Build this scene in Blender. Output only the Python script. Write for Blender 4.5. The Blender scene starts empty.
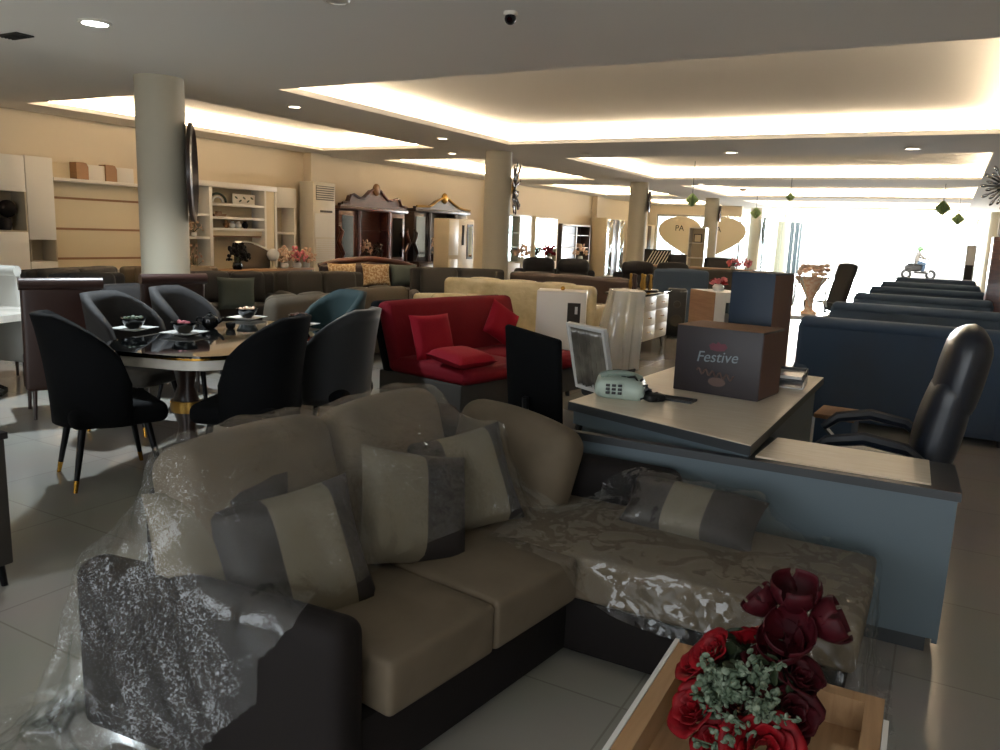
import bpy, bmesh, math, random
import numpy as np
from mathutils import Vector, Matrix, noise
from mathutils.bvhtree import BVHTree
R = math.radians
rnd = random.Random(7)
SC = bpy.context.scene
COL = SC.collection

# ------------------------------------------------------------------ materials
def lin(h):
    h = h.lstrip('#')
    v = [int(h[i:i + 2], 16) / 255 for i in (0, 2, 4)]
    return tuple([c / 12.92 if c <= .04045 else ((c + .055) / 1.055) ** 2.4 for c in v] + [1])

MATS = {}
def pm(name, col, rough=.5, metal=0, noise_=None, bump=None, spec=.5, coat=0, sheen=0, emit=None, trans=0):
    """principled material; noise_=(scale, col2, lo, hi) mottling, bump=(scale, strength, distance)"""
    m = bpy.data.materials.new(name); m.use_nodes = True
    nt = m.node_tree; b = nt.nodes['Principled BSDF']
    b.inputs['Base Color'].default_value = lin(col)
    b.inputs['Roughness'].default_value = rough
    b.inputs['Metallic'].default_value = metal
    b.inputs['Specular IOR Level'].default_value = spec
    b.inputs['Coat Weight'].default_value = coat
    b.inputs['Sheen Weight'].default_value = sheen
    b.inputs['Transmission Weight'].default_value = trans
    if emit:
        b.inputs['Emission Color'].default_value = lin(emit[0]); b.inputs['Emission Strength'].default_value = emit[1]
    tc = None
    if noise_ or bump:
        tc = nt.nodes.new('ShaderNodeTexCoord')
    if noise_:
        n = nt.nodes.new('ShaderNodeTexNoise'); n.inputs['Scale'].default_value = noise_[0]; n.inputs['Detail'].default_value = 4
        nt.links.new(tc.outputs['Object'], n.inputs['Vector'])
        r = nt.nodes.new('ShaderNodeValToRGB')
        r.color_ramp.elements[0].position = noise_[2]; r.color_ramp.elements[0].color = lin(col)
        r.color_ramp.elements[1].position = noise_[3]; r.color_ramp.elements[1].color = lin(noise_[1])
        nt.links.new(n.outputs['Fac'], r.inputs['Fac']); nt.links.new(r.outputs['Color'], b.inputs['Base Color'])
    if bump:
        n = nt.nodes.new('ShaderNodeTexNoise'); n.inputs['Scale'].default_value = bump[0]; n.inputs['Detail'].default_value = 3
        nt.links.new(tc.outputs['Object'], n.inputs['Vector'])
        bp = nt.nodes.new('ShaderNodeBump'); bp.inputs['Strength'].default_value = bump[1]
        bp.inputs['Distance'].default_value = bump[2] if len(bump) > 2 else .01
        nt.links.new(n.outputs['Fac'], bp.inputs['Height']); nt.links.new(bp.outputs['Normal'], b.inputs['Normal'])
    MATS[name] = m
    return m

def wood(name, c1, c2, rough=.35, scale=(1, 12, 12), coat=0):
    m = pm(name, c1, rough, coat=coat); nt = m.node_tree; b = nt.nodes['Principled BSDF']
    tc = nt.nodes.new('ShaderNodeTexCoord'); mp = nt.nodes.new('ShaderNodeMapping'); mp.inputs['Scale'].default_value = scale
    n = nt.nodes.new('ShaderNodeTexNoise'); n.inputs['Scale'].default_value = 3; n.inputs['Detail'].default_value = 6; n.inputs['Distortion'].default_value = .6
    r = nt.nodes.new('ShaderNodeValToRGB'); r.color_ramp.elements[0].position = .35; r.color_ramp.elements[1].position = .68
    r.color_ramp.elements[0].color = lin(c1); r.color_ramp.elements[1].color = lin(c2)
    nt.links.new(tc.outputs['Object'], mp.inputs['Vector']); nt.links.new(mp.outputs['Vector'], n.inputs['Vector'])
    nt.links.new(n.outputs['Fac'], r.inputs['Fac']); nt.links.new(r.outputs['Color'], b.inputs['Base Color'])
    return m

def emat(name, col, s):
    m = bpy.data.materials.new(name); m.use_nodes = True; nt = m.node_tree; nt.nodes.clear()
    e = nt.nodes.new('ShaderNodeEmission'); o = nt.nodes.new('ShaderNodeOutputMaterial')
    e.inputs['Color'].default_value = (*col, 1); e.inputs['Strength'].default_value = s
    nt.links.new(e.outputs[0], o.inputs[0]); return m

def stripe(name, c1, c2, axis, bands, rough=.7, scale=1.0):
    """bands = list of positions along local axis where colour flips (starts with c1)"""
    m = pm(name, c1, rough, bump=(900, .12, .002)); nt = m.node_tree; b = nt.nodes['Principled BSDF']
    tc = nt.nodes.new('ShaderNodeTexCoord'); sp = nt.nodes.new('ShaderNodeSeparateXYZ')
    nt.links.new(tc.outputs['Object'], sp.inputs[0])
    mr = nt.nodes.new('ShaderNodeMapRange'); mr.inputs['From Min'].default_value = -scale / 2; mr.inputs['From Max'].default_value = scale / 2
    nt.links.new(sp.outputs[axis], mr.inputs['Value'])
    r = nt.nodes.new('ShaderNodeValToRGB'); cr = r.color_ramp; cr.interpolation = 'CONSTANT'
    cr.elements[0].position = 0; cr.elements[0].color = lin(c1)
    cr.elements[1].position = bands[0]; cr.elements[1].color = lin(c2)
    for i, p in enumerate(bands[1:]):
        e = cr.elements.new(p); e.color = lin(c1 if i % 2 == 0 else c2)
    nt.links.new(mr.outputs[0], r.inputs['Fac']); nt.links.new(r.outputs['Color'], b.inputs['Base Color'])
    return m

def film_mat(name, body=.03, gl=.12, bscale=30, bstr=.5, tint=(.9, .95, 1), fres=.35):
    """clear plastic film: see-through, with a crumpled, facetted gloss and a trace of milky body"""
    m = bpy.data.materials.new(name); m.use_nodes = True; nt = m.node_tree; nt.nodes.clear()
    N = nt.nodes.new; L = nt.links.new
    o = N('ShaderNodeOutputMaterial'); tr = N('ShaderNodeBsdfTransparent'); tr.inputs['Color'].default_value = (.95, .96, .95, 1)
    g = N('ShaderNodeBsdfGlossy'); g.inputs['Roughness'].default_value = .05
    d = N('ShaderNodeBsdfDiffuse'); d.inputs['Color'].default_value = (*tint, 1)
    tc = N('ShaderNodeTexCoord'); geo = N('ShaderNodeNewGeometry')
    n1 = N('ShaderNodeTexNoise'); n1.inputs['Scale'].default_value = bscale * .35; n1.inputs['Detail'].default_value = 3
    L(tc.outputs['Object'], n1.inputs['Vector'])
    mx = N('ShaderNodeVectorMath'); mx.operation = 'MULTIPLY_ADD'; mx.inputs[1].default_value = (.12, .12, .12)
    L(n1.outputs['Color'], mx.inputs[0]); L(tc.outputs['Object'], mx.inputs[2])
    v = N('ShaderNodeTexVoronoi'); v.inputs['Scale'].default_value = bscale; L(mx.outputs[0], v.inputs['Vector'])
    big = N('ShaderNodeTexNoise'); big.inputs['Scale'].default_value = 3.2; L(tc.outputs['Object'], big.inputs['Vector'])
    pw = N('ShaderNodeMapRange'); pw.inputs['From Min'].default_value = .42; pw.inputs['From Max'].default_value = .62; pw.inputs['To Min'].default_value = bstr * .12; pw.inputs['To Max'].default_value = bstr
    L(big.outputs['Fac'], pw.inputs['Value'])
    ctr = N('ShaderNodeVectorMath'); ctr.operation = 'SUBTRACT'; ctr.inputs[1].default_value = (.5, .5, .5); L(v.outputs['Color'], ctr.inputs[0])
    scl = N('ShaderNodeVectorMath'); scl.operation = 'SCALE'; L(ctr.outputs[0], scl.inputs[0]); L(pw.outputs[0], scl.inputs['Scale'])
    ad = N('ShaderNodeVectorMath'); ad.operation = 'ADD'; L(geo.outputs['Normal'], ad.inputs[0]); L(scl.outputs[0], ad.inputs[1])
    nr = N('ShaderNodeVectorMath'); nr.operation = 'NORMALIZE'; L(ad.outputs[0], nr.inputs[0]); L(nr.outputs[0], g.inputs['Normal'])
    lw = N('ShaderNodeLayerWeight'); lw.inputs['Blend'].default_value = .2
    ma = N('ShaderNodeMath'); ma.operation = 'MULTIPLY_ADD'; ma.inputs[1].default_value = fres; ma.inputs[2].default_value = gl
    L(lw.outputs['Facing'], ma.inputs[0])
    m1 = N('ShaderNodeMixShader'); m1.inputs[0].default_value = body; L(tr.outputs[0], m1.inputs[1]); L(d.outputs[0], m1.inputs[2])
    m2 = N('ShaderNodeMixShader'); L(ma.outputs[0], m2.inputs[0]); L(m1.outputs[0], m2.inputs[1]); L(g.outputs[0], m2.inputs[2])
    L(m2.outputs[0], o.inputs[0]); return m

def glass_mat(name, tint=(.9, .95, .95), gl=.12):
    m = bpy.data.materials.new(name); m.use_nodes = True; nt = m.node_tree; nt.nodes.clear(); N = nt.nodes.new; L = nt.links.new
    o = N('ShaderNodeOutputMaterial'); tr = N('ShaderNodeBsdfTransparent'); tr.inputs['Color'].default_value = (*tint, 1)
    g = N('ShaderNodeBsdfGlossy'); g.inputs['Roughness'].default_value = .02
    mx = N('ShaderNodeMixShader'); mx.inputs[0].default_value = gl; L(tr.outputs[0], mx.inputs[1]); L(g.outputs[0], mx.inputs[2]); L(mx.outputs[0], o.inputs[0]); return m

# ------------------------------------------------------------------ mesh builder
def rotm(rx=0, ry=0, rz=0):
    return Matrix.Rotation(R(rz), 4, 'Z') @ Matrix.Rotation(R(ry), 4, 'Y') @ Matrix.Rotation(R(rx), 4, 'X')

class MB:
    def __init__(s, M=None):
        s.v = []; s.f = []; s.M = M or Matrix()
    def add(s, vs, fs, M=None):
        M = s.M @ M if M is not None else s.M
        o = len(s.v); s.v += [tuple(M @ Vector(p)) for p in vs]; s.f += [tuple(i + o for i in f) for f in fs]; return s
    def bmadd(s, bm, M=None):
        bm.verts.index_update(); s.add([v.co for v in bm.verts], [[v.index for v in f.verts] for f in bm.faces], M); bm.free(); return s
    def box(s, c, d, r=0, seg=2, rot=(0, 0, 0)):
        bm = bmesh.new(); bmesh.ops.create_cube(bm, size=1); bmesh.ops.scale(bm, vec=d, verts=bm.verts)
        if r: bmesh.ops.bevel(bm, geom=list(bm.edges), offset=min(r, min(d) * .49), segments=seg, profile=.5, affect='EDGES')
        return s.bmadd(bm, Matrix.Translation(c) @ rotm(*rot))
    def bb(s, x0, x1, y0, y1, z0, z1, r=0, seg=2):
        return s.box(((x0 + x1) / 2, (y0 + y1) / 2, (z0 + z1) / 2), (x1 - x0, y1 - y0, z1 - z0), r, seg)
    def pad(s, c, d, r, dome=(0, 0, 0), n=6, rot=(0, 0, 0), wob=0, seed=0):
        """soft rounded cushion; dome = outward puff per axis"""
        h = [k / 2 for k in d]; r = min(r, min(h) * .98)
        def ax(H):
            a = [0, .12, .3, .6, 1]; L_ = [-H + r * t for t in a]
            inner = [(-H + r) + (2 * (H - r)) * i / n for i in range(1, n)]
            return L_ + inner + [-t for t in reversed(L_)]
        A = [ax(H) for H in h]; vid = {}; vs = []; fs = []
        def V(p):
            k = tuple(round(q, 5) for q in p)
            if k not in vid:
                q = [max(-(h[i] - r), min(h[i] - r, p[i])) for i in range(3)]
                dd = Vector([p[i] - q[i] for i in range(3)])
                if dd.length > 1e-9: dd = dd.normalized() * r
                w = [q[i] + dd[i] for i in range(3)]; u = [w[i] / h[i] for i in range(3)]
                for i in range(3):
                    j, kk = (i + 1) % 3, (i + 2) % 3
                    w[i] += dome[i] * u[i] * (1 - u[j] ** 2) * (1 - u[kk] ** 2)
                if wob:
                    nv = noise.noise_vector(Vector(w) * 5 + Vector((seed, seed * 2, 0))); w = [w[i] + nv[i] * wob for i in range(3)]
                vid[k] = len(vs); vs.append(w)
            return vid[k]
        for a in range(3):
            b, c2 = (a + 1) % 3, (a + 2) % 3
            for sg in (-1, 1):
                for i in range(len(A[b]) - 1):
                    for j in range(len(A[c2]) - 1):
                        def P(bi, ci):
                            p = [0, 0, 0]; p[a] = sg * h[a]; p[b] = A[b][bi]; p[c2] = A[c2][ci]; return V(p)
                        q = [P(i, j), P(i + 1, j), P(i + 1, j + 1), P(i, j + 1)]
                        if sg < 0: q.reverse()
                        if len(set(q)) == 4: fs.append(q)
        return s.add(vs, fs, Matrix.Translation(c) @ rotm(*rot))
    def pillow(s, c, d, rot=(0, 0, 0), n=14, seed=0):
        """throw pillow: thin edges, pulled corners; thickness along local Y, face in XZ"""
        vs = []; fs = []; N = n + 1
        for sg in (-1, 1):
            for j in range(N):
                for i in range(N):
                    u, w = -1 + 2 * i / n, -1 + 2 * j / n
                    t = max(0, (1 - u ** 4)) ** .5 * max(0, (1 - w ** 4)) ** .5
                    pull = 1 - .07 * ((1 - abs(u) ** 2) * abs(w) ** 3)
                    pull2 = 1 - .07 * ((1 - abs(w) ** 2) * abs(u) ** 3)
                    wr = .06 * noise.noise(Vector((u * 2 + seed, w * 2, sg)))
                    vs.append((u * d[0] / 2 * pull2, sg * d[1] / 2 * t * (1 + wr), w * d[2] / 2 * pull))
        for k in range(2):
            for j in range(n):
                for i in range(n):
                    a = k * N * N + j * N + i; q = [a, a + 1, a + N + 1, a + N]
                    if k: q.reverse()
                    fs.append(q)
        bm = bmesh.new(); bv = [bm.verts.new(p) for p in vs]
        for f in fs:
            try: bm.faces.new([bv[i] for i in f])
            except ValueError: pass
        bmesh.ops.remove_doubles(bm, verts=bm.verts, dist=1e-5)
        return s.bmadd(bm, Matrix.Translation(c) @ rotm(*rot))
    def cyl(s, p0, p1, r0, r1=None, seg=14, caps=True):
        r1 = r0 if r1 is None else r1; p0 = Vector(p0); p1 = Vector(p1); d = (p1 - p0).normalized()
        a = d.orthogonal().normalized(); b = d.cross(a); vs = []; fs = []
        for p, r in ((p0, r0), (p1, r1)):
            for i in range(seg):
                t = 2 * math.pi * i / seg; vs.append(p + a * r * math.cos(t) + b * r * math.sin(t))
        for i in range(seg): j = (i + 1) % seg; fs.append((i, j, seg + j, seg + i))
        if caps: fs += [tuple(reversed(range(seg))), tuple(range(seg, 2 * seg))]
        return s.add(vs, fs)
    def tube(s, pts, r, seg=8, closed=False):
        pts = [Vector(p) for p in pts]; n = len(pts); rr = r if isinstance(r, (list, tuple)) else [r] * n; vs = []; fs = []; a = None
        for i, p in enumerate(pts):
            if closed: d = (pts[(i + 1) % n] - pts[i - 1]).normalized()
            else: d = (pts[min(i + 1, n - 1)] - pts[max(i - 1, 0)]).normalized()
            a = d.orthogonal().normalized() if a is None else (a - d * a.dot(d)).normalized()
            b = d.cross(a)
            for k in range(seg):
                t = 2 * math.pi * k / seg; vs.append(p + (a * math.cos(t) + b * math.sin(t)) * rr[i])
        for i in range(n if closed else n - 1):
            for k in range(seg):
                l = (k + 1) % seg; i2 = (i + 1) % n; fs.append((i * seg + k, i * seg + l, i2 * seg + l, i2 * seg + k))
        if not closed: fs += [tuple(reversed(range(seg))), tuple(range((n - 1) * seg, n * seg))]
        return s.add(vs, fs)
    def lathe(s, prof, c=(0, 0, 0), seg=24, rot=(0, 0, 0), sx=1, sy=1):
        vs = []; fs = []; n = len(prof)
        for (r, z) in prof:
            for k in range(seg):
                t = 2 * math.pi * k / seg; vs.append((max(r, 1e-4) * math.cos(t) * sx, max(r, 1e-4) * math.sin(t) * sy, z))
        for i in range(n - 1):
            for k in range(seg):
                l = (k + 1) % seg; fs.append((i * seg + k, i * seg + l, (i + 1) * seg + l, (i + 1) * seg + k))
        fs += [tuple(reversed(range(seg))), tuple(range((n - 1) * seg, n * seg))]
        return s.add(vs, fs, Matrix.Translation(c) @ rotm(*rot))
    def ball(s, c, r, sc=(1, 1, 1), seg=14, rot=(0, 0, 0)):
        prof = [(r * math.sin(math.pi * i / 8), -r * math.cos(math.pi * i / 8)) for i in range(9)]
        M = Matrix.Translation(c) @ rotm(*rot) @ Matrix.Diagonal((*sc, 1)); o = MB(); o.lathe(prof, seg=seg)
        return s.add(o.v, o.f, M)
    def prism(s, pts, y0, y1, M=None):
        """outline in XZ extruded along Y"""
        n = len(pts); vs = [(p[0], y0, p[1]) for p in pts] + [(p[0], y1, p[1]) for p in pts]
        fs = [tuple(range(n)), tuple(reversed(range(n, 2 * n)))] + [(i, i + n, (i + 1) % n + n, (i + 1) % n) for i in range(n)]
        return s.add(vs, fs, M)
    def sheet(s, P, nu, nv, th=0, M=None):
        """P(u,v)->point surface, optional thickness along normals is left to solidify"""
        vs = [P(i / nu, j / nv) for j in range(nv + 1) for i in range(nu + 1)]
        fs = [(j * (nu + 1) + i, j * (nu + 1) + i + 1, (j + 1) * (nu + 1) + i + 1, (j + 1) * (nu + 1) + i) for j in range(nv) for i in range(nu)]
        return s.add(vs, fs, M)
    def build(s, name, mat, parent=None, smooth=True, world=False, solid=0, angle=40, label=None):
        vs = s.v
        if world and parent is not None:
            inv = Matrix.LocRotScale(parent.location, parent.rotation_euler, None).inverted()
            if parent.parent is not None: inv = inv @ Matrix.LocRotScale(parent.parent.location, parent.parent.rotation_euler, None).inverted()
            vs = [tuple(inv @ Vector(p)) for p in vs]
        me = bpy.data.meshes.new(name); me.from_pydata(vs, [], s.f); me.update()
        bm = bmesh.new(); bm.from_mesh(me); bmesh.ops.recalc_face_normals(bm, faces=bm.faces); bm.to_mesh(me); bm.free()
        if smooth:
            me.polygons.foreach_set('use_smooth', [True] * len(me.polygons)); me.set_sharp_from_angle(angle=R(angle))
        o = bpy.data.objects.new(name, me); COL.objects.link(o); me.materials.append(mat)
        if parent is not None: o.parent = parent
        if solid:
            md = o.modifiers.new('Solid', 'SOLIDIFY'); md.thickness = solid; md.offset = 0
        if label: o['label'] = label
        return o

def tag(o, label, cat, group=None, kind=None):
    o['label'] = label; o['category'] = cat
    if group: o['group'] = group
    if kind: o['kind'] = kind
    return o
def T(name, label, cat, loc, rz=0, group=None):
    o = bpy.data.objects.new(name, None); COL.objects.link(o); o.empty_display_size = .1
    o.location = loc; o.rotation_euler = (0, 0, R(rz)); return tag(o, label, cat, group)
def S(o, kind='structure'):
    o['kind'] = kind; return o
def dup(root, loc, rz, label, group=None):
    r = root.copy(); COL.objects.link(r); r.location = loc; r.rotation_euler = (0, 0, R(rz)); r['label'] = label
    if group: r['group'] = group
    for ch in list(root.children):
        c = ch.copy(); COL.objects.link(c); c.parent = r
        for g in list(ch.children):
            d = g.copy(); COL.objects.link(d); d.parent = c
    return r
def recolor(root, mp):
    """give the copied thing its own materials: mp = {old material name: material}"""
    for o in [root] + list(root.children_recursive):
        if o.type == 'MESH' and o.data.materials and o.data.materials[0].name in mp:
            o.data = o.data.copy(); o.data.materials[0] = mp[o.data.materials[0].name]

# ------------------------------------------------------------------ palette
M = {}
M['wall'] = pm('wall_paint', '#ddcdb2', .85, bump=(60, .05, .002))
M['ceil'] = pm('ceiling_paint', '#f1ece4', .9)
M['cove'] = pm('cove_paint', '#e6dcc6', .9)
M['column'] = pm('column_paint', '#beb6a2', .7)
M['white'] = pm('white_laminate', '#e4ddd0', .35)
M['cream'] = pm('cream_laminate', '#d9c9a8', .4)
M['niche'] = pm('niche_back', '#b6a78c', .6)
M['strip'] = pm('brown_strip', '#8a6440', .5)
M['dbrown'] = pm('dark_brown_fabric', '#120d0c', .8, bump=(700, .2, .002), spec=.25)
M['khaki'] = pm('khaki_fabric', '#5f5343', .85, bump=(800, .25, .002), noise_=(6, '#574c3c', .4, .65))
M['tan'] = pm('tan_fabric', '#4f4639', .85, bump=(700, .2, .002))
M['gray'] = pm('gray_fabric', '#34302b', .85, bump=(700, .2, .002))
M['dgray'] = pm('dark_gray_fabric', '#222020', .8, bump=(700, .2, .002))
M['teal'] = pm('teal_fabric', '#102a2c', .8, bump=(700, .2, .002))
M['tealgray'] = pm('teal_gray_fabric', '#3c4540', .8, bump=(700, .2, .002))
M['char'] = pm('charcoal_fabric', '#07080a', .85, bump=(600, .2, .002), spec=.12)
M['charvelvet'] = pm('grey_velvet', '#15171a', .7, bump=(500, .15, .002), sheen=.2)
M['leather'] = pm('brown_leather', '#301a14', .38, bump=(250, .25, .003), coat=.1)
M['bleather'] = pm('black_leather', '#141a24', .35, bump=(250, .2, .003))
M['navy'] = pm('flare_blue_fabric', '#33455a', .8, bump=(600, .2, .002), noise_=(1.2, '#363e4c', .4, .7))  # blue veil of lens flare painted into the dark sofa fabric
M['navyl'] = pm('slate_fabric', '#3d4e62', .8, bump=(600, .2, .002))
M['red'] = pm('red_velvet', '#6c0817', .8, bump=(40, .12, .01), spec=.2)
M['redp'] = pm('red_pillow_fabric', '#8c0c20', .8, bump=(60, .12, .01), spec=.2)
M['blackm'] = pm('black_metal', '#101012', .35, metal=.6)
M['blackp'] = pm('black_plastic', '#141517', .4)
M['brass'] = pm('brass', '#b88a3a', .25, metal=1)
M['chrome'] = pm('chrome', '#c8c8c8', .12, metal=1)
M['bglass'] = pm('black_glass', '#0b0d0d', .04, coat=.5, spec=.8)
M['marble'] = pm('white_marble', '#cfcac0', .15, noise_=(4, '#a9a49b', .45, .75))
M['porc'] = pm('white_porcelain', '#d9d9d6', .15)
M['bporc'] = pm('black_ceramic', '#101215', .12)
M['desk'] = pm('blue_gray_laminate', '#505d64', .45)
M['deskd'] = pm('dark_desk_laminate', '#2a2d30', .45)
M['deskt'] = wood('desk_top_wood', '#d8cdbb', '#cdbfa8', .3, (2, 14, 2))
M['card'] = wood('cardboard', '#8a6a50', '#7d5e46', .8, (1, 1, 30))
M['navybox'] = pm('navy_carton', '#16293d', .55)
M['festive'] = pm('festive_carton', '#2a2428', .5)
M['festside'] = pm('festive_carton_side', '#5a4038', .6)
M['mahog'] = wood('mahogany', '#3f1d14', '#54291c', .3, (2, 2, 10), coat=.2)
M['dwood'] = wood('dark_wood', '#2a1a14', '#38241a', .35, (2, 2, 10), coat=.2)
M['cwood'] = wood('crate_wood', '#a98560', '#93704c', .5, (12, 1, 4))
M['cwhite'] = pm('white_edge_band', '#d8d6d2', .4)
M['gold'] = pm('gilded', '#a8833f', .35, metal=.8)
M['mirror'] = pm('mirror_glass', '#d5d8d8', .03, metal=1)
M['dimmirror'] = pm('dim_mirror', '#565c63', .08, metal=1)
M['ivory'] = pm('ivory_leather', '#a9a8a2', .4)
M['ac'] = pm('ac_plastic', '#dcd2bd', .4)
M['slot'] = pm('vent_slot', '#4b4236', .7)
M['cfilm'] = pm('wrapped_cream', '#d8c9a2', .22, coat=.6, bump=(9, .5, .03), noise_=(5, '#bfae86', .4, .7))
M['cinner'] = pm('cream_upholstery', '#d5c8a4', .7)
M['floral'] = pm('floral_fabric', '#a8835a', .8, noise_=(28, '#d8c4a0', .42, .6))
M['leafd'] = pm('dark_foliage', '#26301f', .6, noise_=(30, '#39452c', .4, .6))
M['leaf'] = pm('sage_foliage', '#3d4c39', .7, noise_=(40, '#6a7563', .45, .65))
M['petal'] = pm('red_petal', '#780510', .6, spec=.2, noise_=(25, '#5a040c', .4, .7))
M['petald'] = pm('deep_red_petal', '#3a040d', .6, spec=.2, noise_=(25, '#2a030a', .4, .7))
M['pink'] = pm('pink_petal', '#c46a74', .6)
M['peach'] = pm('peach_petal', '#d8a98a', .6, noise_=(30, '#e8d2b8', .4, .6))
M['orn'] = pm('green_ornament', '#a3bb86', .6)
M['glass'] = glass_mat('clear_glass')
M['film'] = film_mat('clear_plastic_film', body=.015, gl=.042, bscale=125, bstr=1.25, fres=.2)
M['film2'] = film_mat('clear_plastic_wrap', body=.012, gl=.04, bscale=34, bstr=.7, fres=.2)
M['concrete'] = pm('concrete', '#b9b5ac', .9, noise_=(2, '#a5a19a', .4, .7))
M['lamp'] = emat('downlight_glow', (1, .86, .66), 14)
M['lampc'] = emat('cool_downlight_glow', (.9, .97, 1), 30)
M['led'] = emat('cove_led', (1, .79, .54), 105)
M['led2'] = emat('cove_led_soft', (1, .81, .58), 78)
# ------------------------------------------------------------------ camera
CE = 3.145
cam = bpy.data.cameras.new('camera'); camo = bpy.data.objects.new('camera', cam); COL.objects.link(camo)
cam.sensor_width = 36; cam.lens = 790 / 1000 * 36; cam.clip_start = .05; cam.clip_end = 300
def _axes():
    f, cx, cy = 790., 500., 375.
    a = np.array([950 - cx, 250 - cy, f]); a /= np.linalg.norm(a)
    b = -np.array([-949 - cx, 177 - cy, f]); b -= a * (a @ b); b /= np.linalg.norm(b)
    c = np.cross(b, a); return np.array([b, a, c])
_M = _axes()
camo.matrix_world = Matrix(((_M[0, 0], -_M[0, 1], -_M[0, 2], 0), (_M[1, 0], -_M[1, 1], -_M[1, 2], 0), (_M[2, 0], -_M[2, 1], -_M[2, 2], 1.6), (0, 0, 0, 1)))
SC.camera = camo

# ------------------------------------------------------------------ shell
XL, XR, YB, YF = -12.45, 4.9, -3.4, 46.0
def tile_floor():
    m = bpy.data.materials.new('floor_tile'); m.use_nodes = True; nt = m.node_tree; b = nt.nodes['Principled BSDF']; N = nt.nodes.new; L = nt.links.new
    tc = N('ShaderNodeTexCoord'); br = N('ShaderNodeTexBrick'); br.offset = 0; br.inputs['Scale'].default_value = 1
    br.inputs['Brick Width'].default_value = .8; br.inputs['Row Height'].default_value = .8; br.inputs['Mortar Size'].default_value = .004
    br.inputs['Color1'].default_value = lin('#9b978f'); br.inputs['Color2'].default_value = lin('#97938b'); br.inputs['Mortar'].default_value = lin('#878279')
    n = N('ShaderNodeTexNoise'); n.inputs['Scale'].default_value = 1.3; n.inputs['Detail'].default_value = 6
    mx = N('ShaderNodeMixRGB'); mx.blend_type = 'MULTIPLY'; mx.inputs[0].default_value = .25
    L(tc.outputs['Object'], br.inputs['Vector']); L(tc.outputs['Object'], n.inputs['Vector'])
    L(br.outputs['Color'], mx.inputs[1]); L(n.outputs['Color'], mx.inputs[2]); L(mx.outputs[0], b.inputs['Base Color'])
    b.inputs['Roughness'].default_value = .13; return m
M['floor'] = tile_floor()
S(MB().bb(XL - .2, XR + .2, YB - .2, YF + .1, -.12, 0).build('floor', M['floor'], smooth=False))
S(MB().bb(-40, 40, YF + .1, 90, -.2, -.06).build('ground', M['concrete'], smooth=False))
# left wall with pilasters on the column lines
w = MB().bb(XL - .2, XL, YB, 36.3, 0, CE + .6)
for y in (13.6, 21.7, 29.7): w.bb(XL - .01, XL + .22, y - .3, y + .3, 0, CE)
S(w.build('wall_left', M['wall'], smooth=False))
S(MB().bb(XR, XR + .2, YB, YF, 0, CE + .6).build('wall_right', M['wall'], smooth=False))
wb = MB().bb(XL, -5.5, YB - .2, YB, 0, CE).bb(2.6, XR, YB - .2, YB, 0, CE).bb(-5.5, 2.6, YB - .2, YB, 2.5, CE).bb(-5.5, 2.6, YB - .2, YB, 0, .5)  # gap left for the assumed window behind the camera, never in view
S(wb.build('wall_back', M['wall'], smooth=False))
wf = MB().bb(-8.2, XR, YF, YF + .25, 2.93, CE + .4).bb(1.32, XR, YF, YF + .25, 0, 2.93).bb(-8.4, -7.5, YF, YF + .25, 0, 2.93)
S(wf.build('wall_front', M['column'], smooth=False))
# set-back glass front on the left
gw = MB().bb(XL, -8.2, 36.2, 36.4, 2.72, CE + .4).bb(XL, XL + .4, 36.2, 36.4, 0, 2.72)
S(gw.build('wall_left_front', M['wall'], smooth=False))
win = S(MB().bb(XL + .4, -8.2, 36.26, 36.34, 2.64, 2.72).bb(XL + .4, -8.2, 36.26, 36.34, 0, .1).build('window_1', M['chrome'], smooth=False))
for i in range(4):
    x = XL + .4 + i * 1.27; MB().bb(x, x + .05, 36.26, 36.34, .1, 2.64).build('window_frame', M['chrome'], win, smooth=False)
MB().bb(XL + .4, -8.2, 36.29, 36.31, .1, 2.64).build('window_pane', M['glass'], win, smooth=False)
# side glazing between the last two columns
sg = S(MB().bb(-8.05, -7.95, 38, 45.3, 2.75, CE).bb(-8.05, -7.95, 38, 45.3, 0, .08).build('window_2', M['column'], smooth=False))
MB().bb(-8.01, -7.99, 38, 45.3, .08, 2.75).build('window_pane', M['glass'], sg, smooth=False)
for y in (40.4, 42.9): MB().bb(-8.03, -7.97, y, y + .06, .08, 2.75).build('window_frame', M['chrome'], sg, smooth=False)
# columns
cys = [6.13, 13.8, 21.9, 29.9, 37.7, 45.5]
n_ = 0
for x in (-7.86, 1.5):
    for y in cys:
        n_ += 1
        S(MB().cyl((x, y, 0), (x, y, CE), .26, seg=40).build('column_%d' % n_, M['column']))
# ceiling with cove openings
coves = []
for y0, y1 in ((7.12, 12.72), (15.1, 20.75), (23.1, 28.7), (31.0, 36.6), (38.8, 44.6)):
    coves.append((-7.05, .42, y0, y1))
for y0, y1 in ((6.85, 12.97), (15.0, 20.9), (23.0, 28.8), (31.0, 35.6)):
    coves.append((-11.6, -8.8, y0, y1))
LIP, REC, OFF = .07, .30, .24
xs = sorted({XL - .2, XR + .2} | {c[0] for c in coves} | {c[1] for c in coves})
ys = sorted({YB - .2, YF + .3} | {c[2] for c in coves} | {c[3] for c in coves})
cm = MB()
for i in range(len(xs) - 1):
    for j in range(len(ys) - 1):
        mx, my = (xs[i] + xs[i + 1]) / 2, (ys[j] + ys[j + 1]) / 2
        if any(c[0] < mx < c[1] and c[2] < my < c[3] for c in coves): continue
        cm.add([(xs[i], ys[j], CE), (xs[i + 1], ys[j], CE), (xs[i + 1], ys[j + 1], CE), (xs[i], ys[j + 1], CE)], [(0, 1, 2, 3)])
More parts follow.
